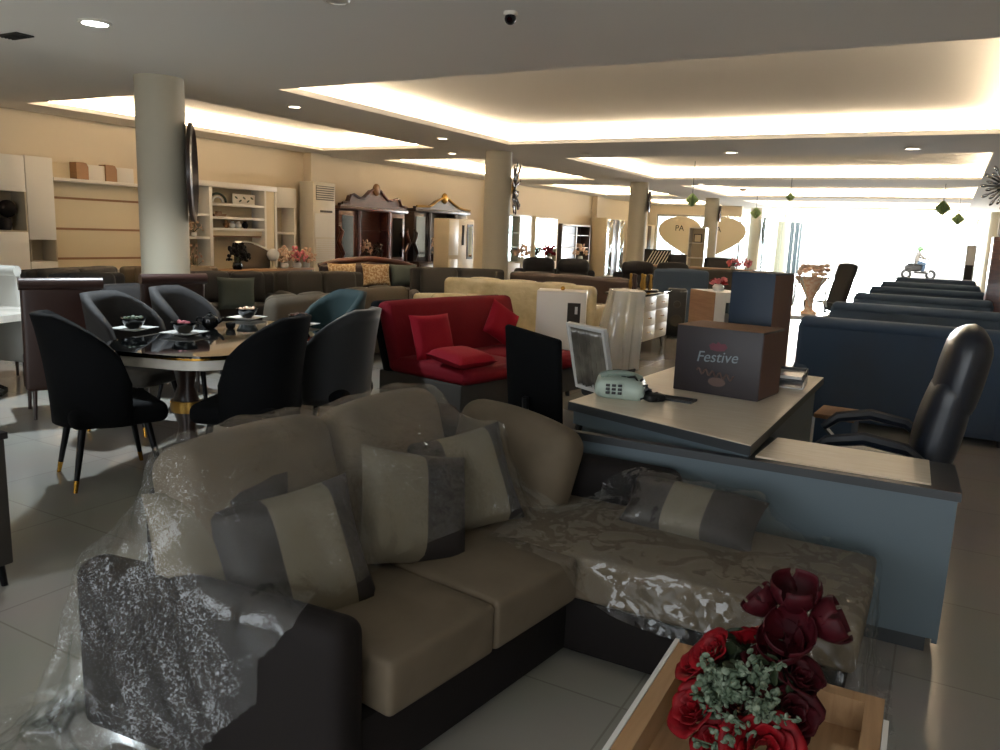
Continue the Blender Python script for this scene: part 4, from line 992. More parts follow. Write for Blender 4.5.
ub(7.46, 9.6, .3, .75, .12, .42).build('console', M['white'], u)
def wall_item(name, label, cat, y, z, xf, group=None, rz=0): return T(name, label, cat, (xf, y, z), 90 + rz, group)
for y, lab in ((7.98, 'white divider block with brown end on the unit shelf, left one'), (8.48, 'white divider block with brown end on the unit shelf, nearer the column')):
    b = wall_item('shelf_block', lab, 'ornament', y, 2.18, -12.2, 'brown ended blocks on the wall unit shelf')
    MB().prism([(-.11, 0), (.09, 0), (.09, .2), (.06, .255), (.02, .265), (-.11, .265)], -.09, .09).build('block', M['strip'], b, smooth=False, label='brown end face')
    MB().bb(.09, .42, -.06, .12, 0, .24, .004).build('white_body', M['white'], b)
db = wall_item('decor_ball', 'dark woven ball with a dark pot in the wall unit niche', 'ornament', 6.79, 1.365, -12.22)
MB().ball((.03, 0, .31), .13, seg=18).build('ball', M['dbrown'], db); MB().lathe([(.09, 0), (.12, .08), (.1, .18), (0, .18)], (-.05, -.02, 0)).build('pot', M['dbrown'], db)
# near left soft chairs and plants in front of the unit
make_sofa('taupe sofa under the wall unit, its glossy back above the brown chair', (-10.2, 6.75, 0), 105, 1.7, .85, .9, M['gray'], cush=2, group='sofas in the middle rows')
make_sofa('cream backed sofa against the wall unit left of the column', (-10.7, 8.6, 0), 75, 1.6, .85, .86, M['khaki'], cush=2, group='sofas in the middle rows')
make_sofa('dark grey armchair behind the left brown chair', (-7.15, 5.25, 0), 80, .95, .85, .92, M['dgray'], name='armchair', cush=1, group='dark grey armchairs behind the brown chairs', cat='armchair')
make_sofa('dark brown grey armchair between the two brown chairs', (-8.9, 6.0, 0), 80, .9, .85, .92, M['dgray'], name='armchair', cush=1, group='dark grey armchairs behind the brown chairs', cat='armchair')
def plant(name, label, loc, mat, n, r, h, potm, cat='plant', seed=0, lw=.03, group=None):
    t = T(name, label, cat, loc, 0, group); rr = random.Random(seed)
    MB().lathe([(r * .28, 0), (r * .36, h * .1), (r * .3, h * .25), (0, h * .25)], seg=16).build('pot', potm, t)
    m = MB(); st = MB()
    for k in range(n):
        a = rr.uniform(0, 6.28); el = rr.uniform(.15, 1.4); L_ = rr.uniform(.5, 1) ; d = Vector((math.cos(a) * math.cos(el) * r, math.sin(a) * math.cos(el) * r, math.sin(el) * h * .72)) * L_
        o = Vector((0, 0, h * .25)); p = o + d
        if k % 4 == 0: st.tube([o, o + d * .5 + Vector((0, 0, .02)), p], .004, 5)
        m.ball(p, lw * rr.uniform(.7, 1.3), (1, .35, .75), 7, (rr.uniform(0, 180), rr.uniform(0, 180), rr.uniform(0, 180)))
    m.build('foliage', mat, t); st.build('stems', M['leafd'], t); return t
plant('dried_plant', 'brown dried arrangement at the left edge under the wall unit', (-9.9, 5.05, .86), M['leather'], 50, .28, .55, M['leather'], seed=2, lw=.05)
sb_ = T('side_table', 'side table under the dried arrangement at the left edge', 'table', (-9.9, 5.05, 0)); MB().cyl((0, 0, .82), (0, 0, .86), .3, seg=28).build('tabletop', M['white'], sb_); MB().lathe([(.2, 0), (.05, .05), (.04, .5), (.1, .82)]).build('pedestal', M['white'], sb_)

# second unit
u = wall_root('shelf_unit', 'white open shelf unit with decor right of the first column', 'wall unit', 11.3)
def vb(x0, x1, z0, z1, d0=0, d1=.38, r=.003): return MB().bb(x0 - 11.3, x1 - 11.3, -d1, -d0, z0, z1, r)
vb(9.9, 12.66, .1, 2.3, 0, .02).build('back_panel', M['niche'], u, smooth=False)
vb(9.88, 12.1, 2.24, 2.34, 0, .40).build('cornice', M['white'], u)
for y0, y1 in ((9.88, 9.93), (10.40, 10.47), (11.77, 11.82), (12.05, 12.11), (12.6, 12.66)): vb(y0, y1, .1, 2.24, .02, .38).build('upright', M['white'], u)
vb(11.82, 12.05, .1, 2.24, .02, .36).build('pillar_panel', M['cream'], u)
for y0, y1, z in ((9.93, 10.4, 1.3), (9.93, 10.4, 1.72), (10.47, 11.77, 1.93), (10.47, 11.77, 1.68), (10.47, 11.77, 1.47), (12.11, 12.6, 1.42), (12.11, 12.6, .9)): vb(y0, y1, z - .025, z + .02, .02, .37).build('shelf', M['white'], u)
vb(10.47, 11.77, 1.345, 1.445, .02, .3).build('header', M['cream'], u); vb(10.47, 11.77, 1.32, 1.345, .02, .28).build('trim_strip', M['strip'], u, smooth=False, label='brown trim')
vb(12.11, 12.66, 1.94, 2.34, .02, .385).build('cabinet_door', M['white'], u)
vb(9.93, 12.6, .1, .55, .02, .42).build('console', M['white'], u)
def at_shelf(name, label, cat, y, z, group=None): return wall_item(name, label, cat, y, z, -12.24, group)
o = at_shelf('arch_ornament', 'small green arch ornament on the top shelf of the white unit', 'ornament', 10.75, 1.95)
MB().tube([(.2 * math.cos(R(a)), 0, .16 * math.sin(R(a)) + .02) for a in range(0, 181, 15)], .022).build('arch', M['leafd'], o); MB().tube([(.12 * math.cos(R(a)), 0, .1 * math.sin(R(a)) + .02) for a in range(0, 181, 15)], .02).build('inner_arch', M['porc'], o)
o = at_shelf('framed_picture', 'flat framed leaf print on the top shelf of the white unit', 'picture', 11.4, 1.95)
MB().bb(-.28, .28, -.01, .01, 0, .2, .004).build('frame', M['white'], o); lf = MB()
for k in range(5): lf.ball((-.2 + k * .1, -.012, .1 + .03 * (-1) ** k), .035, (1.2, .1, .5), 8, (0, 30 * (-1) ** k, 0))
lf.build('leaf_print', M['leaf'], o)
o = at_shelf('figurine', 'small dark boat shaped figurine on the middle shelf of the white unit', 'ornament', 10.78, 1.70)
MB().prism([(-.12, 0), (.12, 0), (.16, .05), (.05, .05), (.03, .1), (-.06, .1), (-.08, .05), (-.15, .05)], -.03, .03).build('hull', M['strip'], o)
for k, y in enumerate((10.95, 11.1, 11.25, 11.42)):
    o = at_shelf('vase', ['small brown jar in the low display slot, leftmost of four', 'white round jar in the low display slot, second of four', 'white tall jar in the low display slot, third of four', 'dark jar in the low display slot, rightmost of four'][k], 'vase', y, 1.49, 'jars in the slot of the white shelf unit')
    MB().lathe([(.03, 0), (.055, .03), (.06, .08), (.03, .12), (.035, .14), (0, .14)]).build('body', M[['strip', 'porc', 'porc', 'dbrown'][k]], o); MB().lathe([(.036, .14), (.02, .155), (0, .16)]).build('lid', M['gold'], o)
plant('leafy_sprig', 'cream leafy sprig on the left column shelf of the white unit', (-12.24, 10.18, 1.32), M['peach'], 26, .16, .3, M['porc'], seed=5, lw=.025)
plant('leafy_sprig', 'pale sprig in the lowest left niche of the white unit', (-12.24, 10.18, .56), M['peach'], 26, .2, .65, M['porc'], seed=6, lw=.03)
# console in front of the unit: screen, dark plant, ball, flowers
k_ = T('low_console', 'low brown console in front of the white shelf unit', 'console', (-11.35, 11.0, 0), 90)
MB().bb(-1.15, 1.15, -.2, .2, .08, .72, .006).build('body', M['dwood'], k_); MB().bb(-1.18, 1.18, -.22, .22, .72, .76, .004).build('top', M['strip'], k_)
for s_ in (-.75, 0, .75): MB().bb(s_ - .35, s_ + .35, -.215, -.2, .12, .68, .004).build('door', M['dwood'], k_)
for sx in (-1, 1): MB().bb(sx * 1.05 - .04, sx * 1.05 + .04, -.17, .17, 0, .08).build('foot', M['dwood'], k_, smooth=False)
o = T('curved_screen', 'grey screen with a silver curved top on the console', 'screen', (-11.45, 10.85, .76), 90)
pts = [(-.42, 0)] + [(-.42 + .84 * q / 12, .46 - .16 * (q / 12) ** 2 + .03 * math.sin(q / 12 * 3.14)) for q in range(13)] + [(.42, 0)]
MB().prism(pts, -.03, .03).build('panel', M['slot'], o, smooth=False); MB().tube([(-.42 + .84 * q / 12, 0, .47 - .16 * (q / 12) ** 2 + .03 * math.sin(q / 12 * 3.14)) for q in range(13)], .035).build('curved_rim', M['chrome'], o, label='silver curved top')
plant('dark_bouquet', 'dark bushy artificial plant left of the curved screen', (-11.25, 10.3, .76), M['dbrown'], 90, .26, .52, M['bporc'], seed=7, lw=.045)
o = T('ball_lamp', 'white globe lamp on a short stem right of the curved screen', 'lamp', (-11.25, 11.18, .76)); MB().ball((0, 0, .26), .12, seg=18).build('globe', M['porc'], o); MB().lathe([(.07, 0), (.06, .02), (.02, .04), (.02, .15)]).build('stem', M['cream'], o)
for k, (y, r) in enumerate(((11.5, .24), (11.85, .26), (12.2, .2))):
    plant('peach_flowers', ['peach flower cluster just right of the globe lamp', 'peach and orange flower cluster in the middle beside the shelf unit', 'pale flower cluster nearest the air conditioner'][k], (-11.28, y, .76) if y < 12.1 else (-11.28, 12.12, .76), M['peach'] if k != 1 else M['pink'], 60, r, .42, M['porc'], 'flowers', 11 + k, .04, 'flower clusters on the console')
# floor-standing air conditioner
a = T('air_conditioner', 'cream floor standing air conditioner with grilles against the left wall', 'air conditioner', (-12.05, 13.3, 0), 90)
MB().bb(-.35, .35, -.2, .2, .02, 2.52, .02).build('body', M['ac'], a); MB().bb(-.34, .34, -.19, .19, 0, .02).build('base', M['slot'], a, smooth=False)
MB().bb(-.27, .3, -.205, -.2, 2.14, 2.44).build('outlet_recess', M['slot'], a, smooth=False, label='dark outlet grille')
for k in range(6): MB().bb(-.26, .29, -.215, -.203, 2.165 + k * .047, 2.185 + k * .047).build('louver', M['ac'], a, smooth=False)
MB().bb(-.14, .24, -.208, -.2, 1.885, 1.93).build('control_strip', M['slot'], a, smooth=False, label='dark control strip')
MB().bb(-.3, .32, -.203, -.2, 1.36, 1.86).build('front_panel', M['white'], a, smooth=False)
for k in range(12): MB().bb(-.28, .3, -.212, -.2, .78 + k * .046, .81 + k * .046).build('intake_slat', M['white'], a, smooth=False)
# carved cabinets
def carved(name, label, y0, y1, wm, crest, zt):
    c = wall_root(name, label, 'cabinet', (y0 + y1) / 2); w = (y1 - y0) / 2
    MB().bb(-w, w, -.03, 0, .1, zt).build('back_panel', wm, c, smooth=False)
    MB().bb(-w, w, -.52, 0, .05, .78, .01).build('base_cabinet', wm, c)
    for s_ in (-1, 1):
        MB().bb(min(s_ * w, s_ * (w - .62)), max(s_ * w, s_ * (w - .62)), -.34, -.03, .78, zt, .01).build('side_tower', wm, c)
        MB().bb(min(s_ * (w - .1), s_ * (w - .5)), max(s_ * (w - .1), s_ * (w - .5)), -.352, -.34, .9, zt - .12, .0).build('mirror_door', M['dimmirror'], c, smooth=False, label='mirrored door')
        MB().lathe([(.05, .78), (.06, .85), (.04, .95), (.055, 1.3), (.04, 1.65), (.06, zt - .06), (.06, zt)], (s_ * (w - .68), -.36, 0), 12).build('carved_post', wm, c)
        MB().tube([(s_ * (w + .0), -.4, .8), (s_ * (w - .06), -.42, 1.0), (s_ * (w + .1), -.42, 1.25), (s_ * (w - .02), -.42, 1.5), (s_ * (w + .06), -.4, 1.62)], [.03, .05, .06, .05, .02]).build('scroll', wm, c)
    MB().bb(-w - .05, w + .05, -.42, 0, zt, zt + .09, .015).build('cornice', wm, c)
    MB().prism([(p[0] * w, zt + .09 + p[1]) for p in crest], -.4, -.3).build('crest', wm, c)
    MB().tube([(p[0] * w, -.42, zt + .09 + p[1]) for p in crest[1:-1]], .03, 8).build('crest_moulding', M['gold'] if wm is M['dwood'] else wm, c)
    MB().bb(-w + .66, w - .66, -.3, -.03, 1.5, 1.53).build('inner_shelf', wm, c, smooth=False)
    MB().ball((0, -.42, zt + .09 + max(p[1] for p in crest) - .02), .13, (1, .5, 1.1), 12).build('shell_carving', M['strip'] if wm is M['mahog'] else M['gold'], c)
    for s_ in (-1, 1): MB().bb(s_ * (w - .35) - .28, s_ * (w - .35) + .28, -.532, -.52, .12, .7, .004).build('base_door', wm, c)
    return c
arc = [(-1, 0), (-.98, .06), (-.8, .09), (-.74, .24), (-.66, .27), (-.5, .2), (-.36, .2), (-.24, .3), (-.14, .4), (0, .44), (.14, .4), (.24, .3), (.36, .2), (.5, .2), (.66, .25), (.74, .22), (.8, .09), (.98, .06), (1, 0)]
carved('carved_cabinet', 'carved mahogany display cabinet with shell crest and mirror towers', 14.05, 16.55, M['mahog'], arc, 1.98)
arc2 = [(-1, 0), (-1, .05), (-.55, .06), (-.42, .12), (-.28, .22), (-.12, .29), (.02, .33), (.16, .29), (.34, .19), (.55, .09), (.78, .05), (1, .04), (1, 0)]
carved('arched_cabinet', 'dark arched display cabinet with gilded pediment and blue mirror', 16.95, 19.55, M['dwood'], arc2, 2.05)
for k, (y, h, lab) in enumerate(((15.1, .62, 'tall cream flower vase inside the carved mahogany cabinet, left one'), (15.55, .5, 'shorter brown vase inside the carved mahogany cabinet'), (17.9, .7, 'tall reddish vase inside the dark arched cabinet'))):
    plant('tall_vase', lab, (-12.15, y, .78), M['peach'] if k != 1 else M['leather'], 30, .18, h, M['cream'] if k == 0 else M['leather'], 'vase', 20 + k, .04, 'vases inside the carved cabinets')
# white cabinet with dark mirror doors
c = T('display_cabinet', 'narrow white cabinet with dark mirror door before the arched cabinet', 'cabinet', (-11.05, 17.25, 0), 90); c.scale = (.8, 1, 1)
MB().bb(-.75, .75, -.22, .22, .05, 1.9, .006).build('body', M['cream'], c); MB().bb(-.74, -.2, -.235, -.22, 1.0, 1.88, .003).build('door', M['white'], c)
MB().bb(.02, .14, -.232, -.22, 1.25, 1.75).build('dark_slot', M['dbrown'], c, smooth=False, label='dark slot'); MB().bb(.32, .68, -.232, -.22, .9, 1.78).build('mirror_frame', M['dwood'], c, smooth=False); MB().bb(.38, .62, -.236, -.23, .95, 1.72).build('mirror', M['mirror'], c, smooth=False)
MB().bb(-.7, -.22, -.235, -.22, .3, .9, .003).build('lower_door', M['white'], c); MB().bb(-.73, .73, -.2, .2, 0, .05).build('plinth', M['niche'], c, smooth=False)
# glass display cabinets further back
def glass_cab(label, y0, y1, zt, x=-12.2, fm=None, mirror=True, dark=False, name='glass_cabinet', group='display cabinets by the left wall'):
    fm = fm or M['white']; c = T(name, label, 'cabinet', (x, (y0 + y1) / 2, 0), 90, group); w = (y1 - y0) / 2
    MB().bb(-w, w, .16, .2, 0, zt).build('back_panel', M['dwood'] if dark else M['mirror'], c, smooth=False)
    for s_ in (-1, 1): MB().bb(s_ * w - .03, s_ * w + .03, -.2, .2, 0, zt, .004).build('side_panel', M['dwood'] if dark else fm, c)
    MB().bb(-w, w, -.2, .2, zt - .06, zt, .004).build('top_panel', fm, c); MB().bb(-w, w, -.2, .2, 0, .7, .004).build('base_cabinet', fm, c)
    for z in (1.15, 1.6): MB().bb(-w + .03, w - .03, -.16, .16, z, z + .025).build('shelf', fm, c, smooth=False)
    MB().bb(-.03, .03, -.2, -.17, .7, zt - .06).build('mullion', fm, c, smooth=False)
    if not dark:
        for s_ in (-1, 1): MB().bb(min(.03 * s_, (w - .03) * s_), max(.03 * s_, (w - .03) * s_), -.19, -.182, .7, zt - .06).build('glass_door', M['glass'], c, smooth=False)
    return c
glass_cab('bright mirror backed glass cabinet right behind the second column', 21.8, 23.4, 2.2)
glass_cab('mirror backed glass cabinet with red flowers, left of the dark sided one', 23.7, 25.4, 2.18, fm=M['cream'])
glass_cab('open cabinet with dark outer side and pale inside', 25.8, 28.3, 2.0, dark=True)
for y, lab in ((22.3, 'peach flowers in front of the bright glass cabinet'), (24.3, 'red flowers before the glass cabinet, brightest red'), (26.9, 'dried flowers inside the dark sided cabinet')):
    plant('flower_vase', lab, (-11.75, y, .72), M['petal'] if 'red' in lab else M['peach'], 40, .28, .62, M['porc'], 'flowers', int(y), .06, 'flower vases by the glass cabinets')
    sb_ = T('plant_stand', {22.3: 'low stand under the peach flowers by the bright glass cabinet', 24.3: 'low stand under the red flowers', 26.9: 'low stand under the dried flowers by the dark sided cabinet'}[y], 'stand', (-11.75, y, 0), 0, 'low stands under the flower vases'); MB().cyl((0, 0, .68), (0, 0, .72), .22).build('top', M['white'], sb_); MB().cyl((0, 0, 0), (0, 0, .68), .05, .04).build('post', M['white'], sb_)
def wardrobe(label, y, x, w, h, door):
    c = T('wardrobe', label, 'wardrobe', (x, y, 0), 90, 'wardrobes near the far left corner')
    MB().bb(-w, w, -.28, .28, .05, h, .006).build('body', M['cream'], c); MB().bb(-w + .05, w - .05, -.26, .26, 0, .05).build('plinth', M['niche'], c, smooth=False)
    for k in range(3):
        x0 = -w + .03 + k * (2 * w - .06) / 3; x1 = x0 + (2 * w - .06) / 3 - .02
        d = MB().bb(x0, x1, -.295, -.28, .1, h - .05, .003).build('door', [door, M['dwood'], door][k], c); MB().cyl((x1 - .04, -.31, 1.0), (x1 - .04, -.31, 1.3), .01, seg=8).build('handle', M['chrome'], d)
wardrobe('tall mirrored wardrobe with a dark middle door left of the third column', 30.0, -11.92, 1.0, 2.32, M['mirror'])
wardrobe('pale wardrobe with a dark edge just right of the third column', 34.3, -12.0, .75, 2.2, M['white'])

# things hung on the columns
def disc(name, label, loc, r, mat, rim, cat, petals=0, rz=90):
    t = T(name, label, cat, loc, rz)
    if petals:
        m = MB()
        for k in range(petals):
            a = k * 2 * math.pi / petals; L_ = r * (1 if k % 2 else .78); c2, s2 = math.cos(a), math.sin(a)
            m.cyl((c2 * r * .2, -.05, s2 * r * .2), (c2 * L_, -.05 - .05 * (k % 3), s2 * L_), .02, .012, 6).ball((c2 * L_, -.05 - .05 * (k % 3), s2 * L_), .05, (1, .35, .5), 8, (0, -math.degrees(a), 0))
        m.build('rays', mat, t); MB().lathe([(r * .24, 0), (r * .22, .05), (0, .06)], rot=(90, 0, 0)).build('hub', rim, t)
    else:
        MB().lathe([(r * .88, 0), (r, .012), (r, .05), (r * .9, .065), (r * .84, .03), (r * .84, 0)], rot=(90, 0, 0), seg=36).build('frame', rim, t)
        MB().lathe([(0, .02), (r * .85, .02), (r * .85, .03), (0, .03)], rot=(90, 0, 0), seg=36).build('mirror', mat, t)
    return t
disc('round_mirror', 'large dark framed round mirror seen edge on, on the first column', (-7.68, 6.35, 2.14), .55, M['mirror'], M['dwood'], 'mirror', 0, 136)
disc('mounted_sunburst', 'dark sunburst wall ornament on the right of the second column', (-7.62, 13.93, 2.46), .46, M['dwood'], M['gold'], 'ornament', 26, 115)
disc('round_mirror', 'small dark round mirror on the third column, edge on', (-7.61, 22.0, 2.62), .3, M['mirror'], M['dwood'], 'mirror', 0, 106)
disc('round_mirror', 'tiny dark round mirror on the fourth column, edge on', (-7.61, 30.0, 2.6), .3, M['mirror'], M['dwood'], 'mirror', 0, 102)
disc('hanging_wreath', 'big dark round wreath on the fifth column by the bright glazing', (-7.59, 37.8, 2.15), .62, M['leafd'], M['leafd'], 'wreath', 40, 105)
# on the right-hand side
tc_ = T('tall_cabinet', 'tall brown cabinet cut by the right edge of the photo', 'cabinet', (1.0, 13.0, 0), 0)
MB().bb(-.5, .5, -.3, .3, .05, 1.8, .008).build('body', M['mahog'], tc_); MB().bb(-.48, .48, -.28, .28, 0, .05).build('plinth', M['dwood'], tc_, smooth=False)
for s_ in (-1, 1): d = MB().bb(min(s_ * .01, s_ * .49), max(s_ * .01, s_ * .49), -.318, -.3, .1, 1.75, .004).build('door', M['mahog'], tc_); MB().ball((s_ * .06, -.33, .95), .018).build('knob', M['brass'], d)
MB().bb(-.4, -.26, -.322, -.318, 1.5, 1.58).build('label_sticker', M['peach'], tc_, smooth=False, label='pale sticker')
o = T('dark_carton', 'dark grey box on top of the tall brown cabinet', 'box', (1.02, 13.0, 1.8)); MB().box((0, 0, .14), (.9, .4, .28), .01).build('body', M['dgray'], o); MB().box((0, 0, .29), (.92, .42, .02), .004).build('lid', M['slot'], o)
disc('hanging_starburst', 'grey spiky ornament hanging at the right edge above the brown cabinet', (.62, 14.0, 2.55), .3, M['chrome'], M['gray'], 'ornament', 26).rotation_euler = (0, 0, 0)
wdp = T('display_stand', 'white display stand with dark panel at the right of the opening', 'stand', (.42, 21.0, 0), 0)
MB().bb(-.1, .1, -.15, .15, 0, 1.72, .01).build('body', M['porc'], wdp); MB().bb(-.075, .075, -.155, -.15, .95, 1.28).build('dark_panel', M['dgray'], wdp, smooth=False); MB().cyl((.05, 0, 1.72), (.05, 0, 2.3), .012).build('pole', M['chrome'], wdp)

# ------------------------------------------------------------------ far end
ft = T('long_table', 'long brown table far back under the set-back glass front', 'table', (-6.6, 24.0, 0), 0)
MB().bb(-1.7, 1.7, -.45, .45, .74, .8, .006).build('tabletop', M['strip'], ft)
for sx in (-1, 1):
    for sy in (-1, 1): MB().bb(sx * 1.55 - .04, sx * 1.55 + .04, sy * .36 - .04, sy * .36 + .04, 0, .74).build('leg', M['dwood'], ft, smooth=False)
for k, (x, lab, mt_) in enumerate(((-5.55, 'pink flowers in a white vase at the right end of the long table', 'pink'), (-5.0, 'small pink bunch at the very right end of the long table', 'pink'))):
    plant('table_flowers', lab, (x, 24.0, .8) if x < -5.1 else (-5.1, 23.8, .8), M[mt_], 30, .2, .35, M['porc'], 'flowers', 40 + k, .05, 'flowers on the long far table')
make_sofa('dark round backed armchair far back beside the white tower shelf', (-6.9, 27.5, 0), 0, 1.1, .9, 1.02, M['dgray'], name='armchair', cush=1, group='dark armchairs far back', cat='armchair')
make_sofa('dark armchair far back by the set-back glass front, striped screen beside it', (-9.3, 31.0, 0), 0, 1.1, .9, 1.0, M['dgray'], name='armchair', cush=1, group='dark armchairs far back', cat='armchair')
make_sofa('wide grey sofa far back in front of the long table', (-5.3, 19.5, 0), 180, 2.8, .9, .9, M['gray'], cush=3, group='sofas in the middle rows')
sh = T('tower_shelf', 'narrow white tower shelf in front of the fourth column', 'shelf', (-7.85, 28.3, 0), 0)
for s_ in (-1, 1): MB().bb(s_ * .28 - .02, s_ * .28 + .02, -.18, .18, 0, 2.05).build('side_panel', M['white'], sh, smooth=False)
MB().bb(-.28, .28, .16, .18, 0, 2.05).build('back_panel', M['niche'], sh, smooth=False)
for z in (.02, .5, .98, 1.5, 2.03): MB().bb(-.27, .27, -.18, .16, z - .02, z + .02).build('shelf_board', M['white'], sh, smooth=False)
o = T('framed_picture', 'small square frame standing in the white tower shelf', 'picture', (-7.85, 28.28, 1.52), 0); frame_z = MB().bb(-.14, .14, -.02, .02, 0, .3, .004); frame_z.build('frame', M['slot'], o); MB().bb(-.11, .11, -.025, -.02, .03, .27).build('print', M['cream'], o, smooth=False)
# heart shaped boards with lettering on the set-back glass
def heart(cx, cz, w, h, lab, word, tx, tz):
    t = T('heart_board', lab, 'sign', (cx, 36.1, cz), 0)
    pts = []
    for k in range(40):
        q = 2 * math.pi * k / 40; pts.append((w * .5 * math.sin(q) ** 3, h * .5 * (.8125 * math.cos(q) - .3125 * math.cos(2 * q) - .125 * math.cos(3 * q) - .0625 * math.cos(4 * q))))
    MB().prism(pts, -.02, .02).build('board', M['cream'], t, smooth=False)
    MB().cyl((0, 0, -h * .45), (0, 0, -cz), .03).build('post', M['white'], t)
    text(word, .36, M['dgray'], t, (tx, -.023, tz), (90, 0, 0), ext=.004); text('A', .36, M['dgray'], t, (.78, -.023, tz), (90, 0, 0), ext=.004)
heart(-9.9, 1.72, 4.0, 2.5, 'huge cream heart board with dark letters on the set-back glass front', 'PA', -1.0, .28)
ss = T('striped_screen', 'white screen with dark diagonal stripes before the glass front', 'screen', (-11.0, 33.5, 0), 0)
MB().bb(-.6, .6, -.02, .02, .05, 1.15).build('board', M['dgray'], ss, smooth=False); st2 = MB()
for k in range(8): st2.box((-.45 + k * .13, -.025, .6), (.035, .01, 1.1), 0, rot=(0, 28, 0))
st2.build('stripes', M['white'], ss, smooth=False)
for sx in (-1, 1): MB().bb(sx * .55 - .03, sx * .55 + .03, -.2, .2, 0, .05).build('foot', M['white'], ss, smooth=False)
# white round table with a flared vase and a dark chair before the opening
wt = T('white_table', 'white rectangular table beside the right sofa row, vase on it', 'table', (-1.66, 10.5, 0), -8)
slab(rrect(.85, .8, .05), .70, .75).build('tabletop', M['porc'], wt)
for sx in (-1, 1):
    for sy in (-1, 1): MB().cyl((sx * .36, sy * .3, .7), (sx * .38, sy * .33, 0), .03, .018).build('leg', M['porc'], wt)
o = T('flared_vase', 'flared white vase with brown cloth and dried flowers on the white table', 'vase', (-1.45, 10.5, .75), 0)
MB().lathe([(.09, 0), (.1, .02), (.045, .06), (.05, .2), (.13, .36), (.2, .46), (.19, .46), (.12, .36), (.04, .2), (0, .18)], seg=24).build('body', M['peach'], o)
MB().tube([(.2 * math.cos(k * .7), .2 * math.sin(k * .7), .46 - (.36 if k % 2 else 0)) for k in range(10)], .01).build('white_ribs', M['porc'], o)
fo2 = MB(); rr = random.Random(3)
for k in range(26): fo2.ball((rr.uniform(-.17, .17), rr.uniform(-.15, .15), .48 + rr.uniform(0, .12)), .035, (1, .6, .7), 7)
fo2.build('foliage', M['peach'], o)
oc = T('dark_office_chair', 'dark high backed office chair silhouetted against the bright opening', 'chair', (-1.62, 13.4, 0), -50)
star_base(oc); MB().pad((0, 0, .5), (.5, .5, .1), .04).build('seat', M['dgray'], oc); MB().pad((0, .25, .95), (.44, .09, .75), .04, (0, .02, .02), rot=(-14, 0, 0)).build('backrest', M['dgray'], oc)
for s_ in (-1, 1): MB().tube([(s_ * .26, .2, .5), (s_ * .29, .18, .7), (s_ * .29, -.18, .72), (s_ * .26, -.16, .5)], .022).build('armrest', M['blackp'], oc)
rd = T('folding_door', 'pale blue folded shutter at the left of the shop opening', 'door', (-7.2, 44.6, 0), 0)
for k in range(5): MB().box((-.24 + k * .12, .04 * (-1) ** k, 1.38), (.13, .03, 2.72), .004, rot=(0, 0, 35 * (-1) ** k)).build('leaf', M['desk'], rd)

# ---- outside: rider on a parked motorbike
gz = -.06
mb_ = T('motorbike', 'dark parked motor scooter outside the shop opening', 'motorbike', (-1.35, 49, gz), 200)
for x in (-.62, .62):
    w_ = MB().tube([(x + .21 * math.cos(R(a)), 0, .28 + .21 * math.sin(R(a))) for a in range(0, 360, 20)], .07, 8, True).build('wheel', M['blackp'], mb_); MB().cyl((x, -.04, .29), (x, .04, .29), .06).build('hub', M['chrome'], w_)
MB().pad((.3, 0, .62), (.85, .3, .3), .12, (0, .02, .04)).build('rear_body', M['dgray'], mb_); MB().pad((.25, 0, .82), (.7, .26, .1), .05, (0, 0, .02)).build('seat', M['blackp'], mb_)
MB().pad((-.1, 0, .38), (.6, .3, .1), .04).build('floorboard', M['dgray'], mb_); MB().pad((-.48, 0, .72), (.14, .4, .7), .06, rot=(0, -18, 0)).build('front_shield', M['porc'], mb_)
MB().tube([(-.62, 0, .3), (-.55, 0, .75), (-.47, 0, 1.02)], .035).build('fork', M['chrome'], mb_); MB().tube([(-.38, -.34, 1.08), (-.46, -.15, 1.05), (-.48, 0, 1.03), (-.46, .15, 1.05), (-.38, .34, 1.08)], .022).build('handlebar', M['blackp'], mb_); MB().ball((-.55, 0, .98), .09).build('headlight', M['porc'], mb_)
pe = T('person', 'person in a pale jacket and green helmet riding the scooter outside', 'person', (-1.35, 49, gz), 200)
V = {'pel': (.2, 0, .95), 'bel': (.18, 0, 1.12), 'che': (.12, 0, 1.32), 'nec': (.08, 0, 1.48), 'hed': (.06, 0, 1.58)}
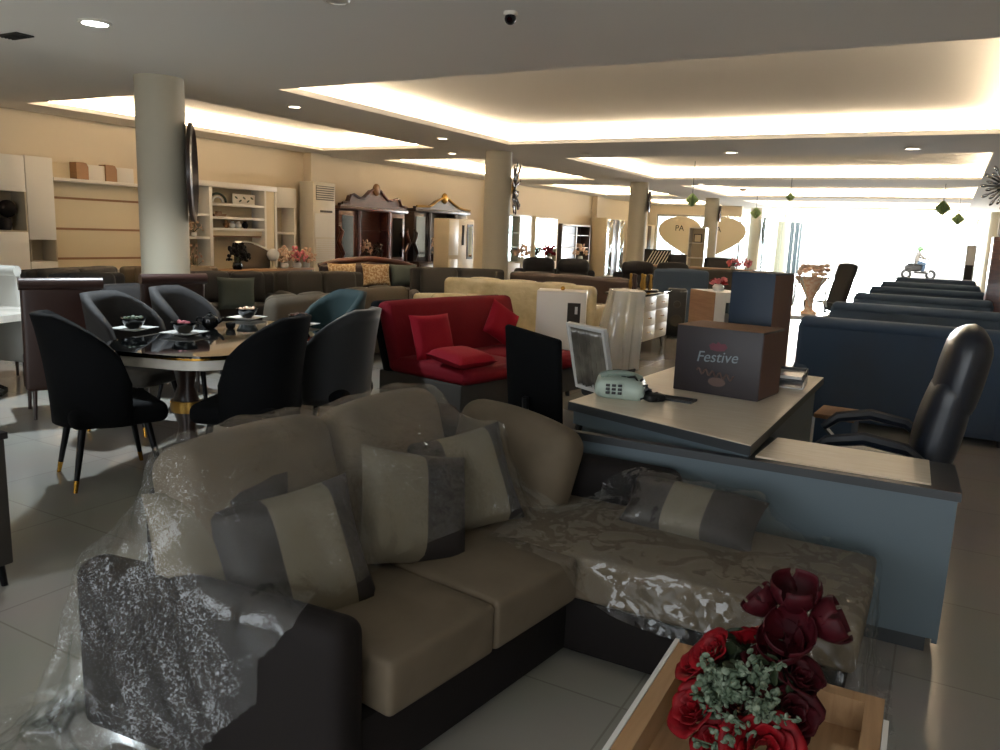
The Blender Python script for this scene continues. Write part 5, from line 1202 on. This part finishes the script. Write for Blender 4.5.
for s_, n in ((-1, 'l'), (1, 'r')):
    V.update({'hip' + n: (.16, s_ * .11, .93), 'kne' + n: (-.22, s_ * .17, .86), 'ank' + n: (-.16, s_ * .15, .47), 'toe' + n: (-.32, s_ * .16, .44), 'sho' + n: (.1, s_ * .18, 1.40), 'elb' + n: (-.06, s_ * .27, 1.2), 'wri' + n: (-.31, s_ * .29, 1.12), 'han' + n: (-.38, s_ * .29, 1.10)})
RAD = dict(pel=.14, bel=.13, che=.15, nec=.06, hed=.085, hip=.1, kne=.07, ank=.045, toe=.04, sho=.075, elb=.05, wri=.035, han=.042)
E_ = [('pel', 'bel'), ('bel', 'che'), ('che', 'nec'), ('nec', 'hed')]
for n in 'lr': E_ += [('pel', 'hip' + n), ('hip' + n, 'kne' + n), ('kne' + n, 'ank' + n), ('ank' + n, 'toe' + n), ('che', 'sho' + n), ('sho' + n, 'elb' + n), ('elb' + n, 'wri' + n), ('wri' + n, 'han' + n)]
ks = list(V); me = bpy.data.meshes.new('body'); me.from_pydata([V[k] for k in ks], [(ks.index(a), ks.index(b)) for a, b in E_], []); me.update()
bo = bpy.data.objects.new('body', me); COL.objects.link(bo); bo.parent = pe; me.materials.append(pm('pale_jacket', '#6f6a66', .8))
sk = bo.modifiers.new('Skin', 'SKIN')
for k, sv in zip(ks, me.skin_vertices[0].data): r_ = RAD.get(k, RAD.get(k[:3], .05)); sv.radius = (r_, r_); sv.use_root = (k == 'pel')
sbm = bo.modifiers.new('Sub', 'SUBSURF'); sbm.levels = 1; sbm.render_levels = 2
MB().ball((.06, 0, 1.66), .135, (1.05, .95, 1), 18).build('helmet', pm('green_helmet', '#5f8a5a', .3), pe); MB().pad((-.05, 0, 1.63), (.07, .17, .1), .03).build('face', pm('skin', '#9a6f55', .6), pe)
tr_ = MB()
for n, s_ in (('l', -1), ('r', 1)): tr_.tube([V['hip' + n], V['kne' + n], V['ank' + n]], [.115, .085, .065], 12)
tr_.build('trousers', M['navyl'], pe)
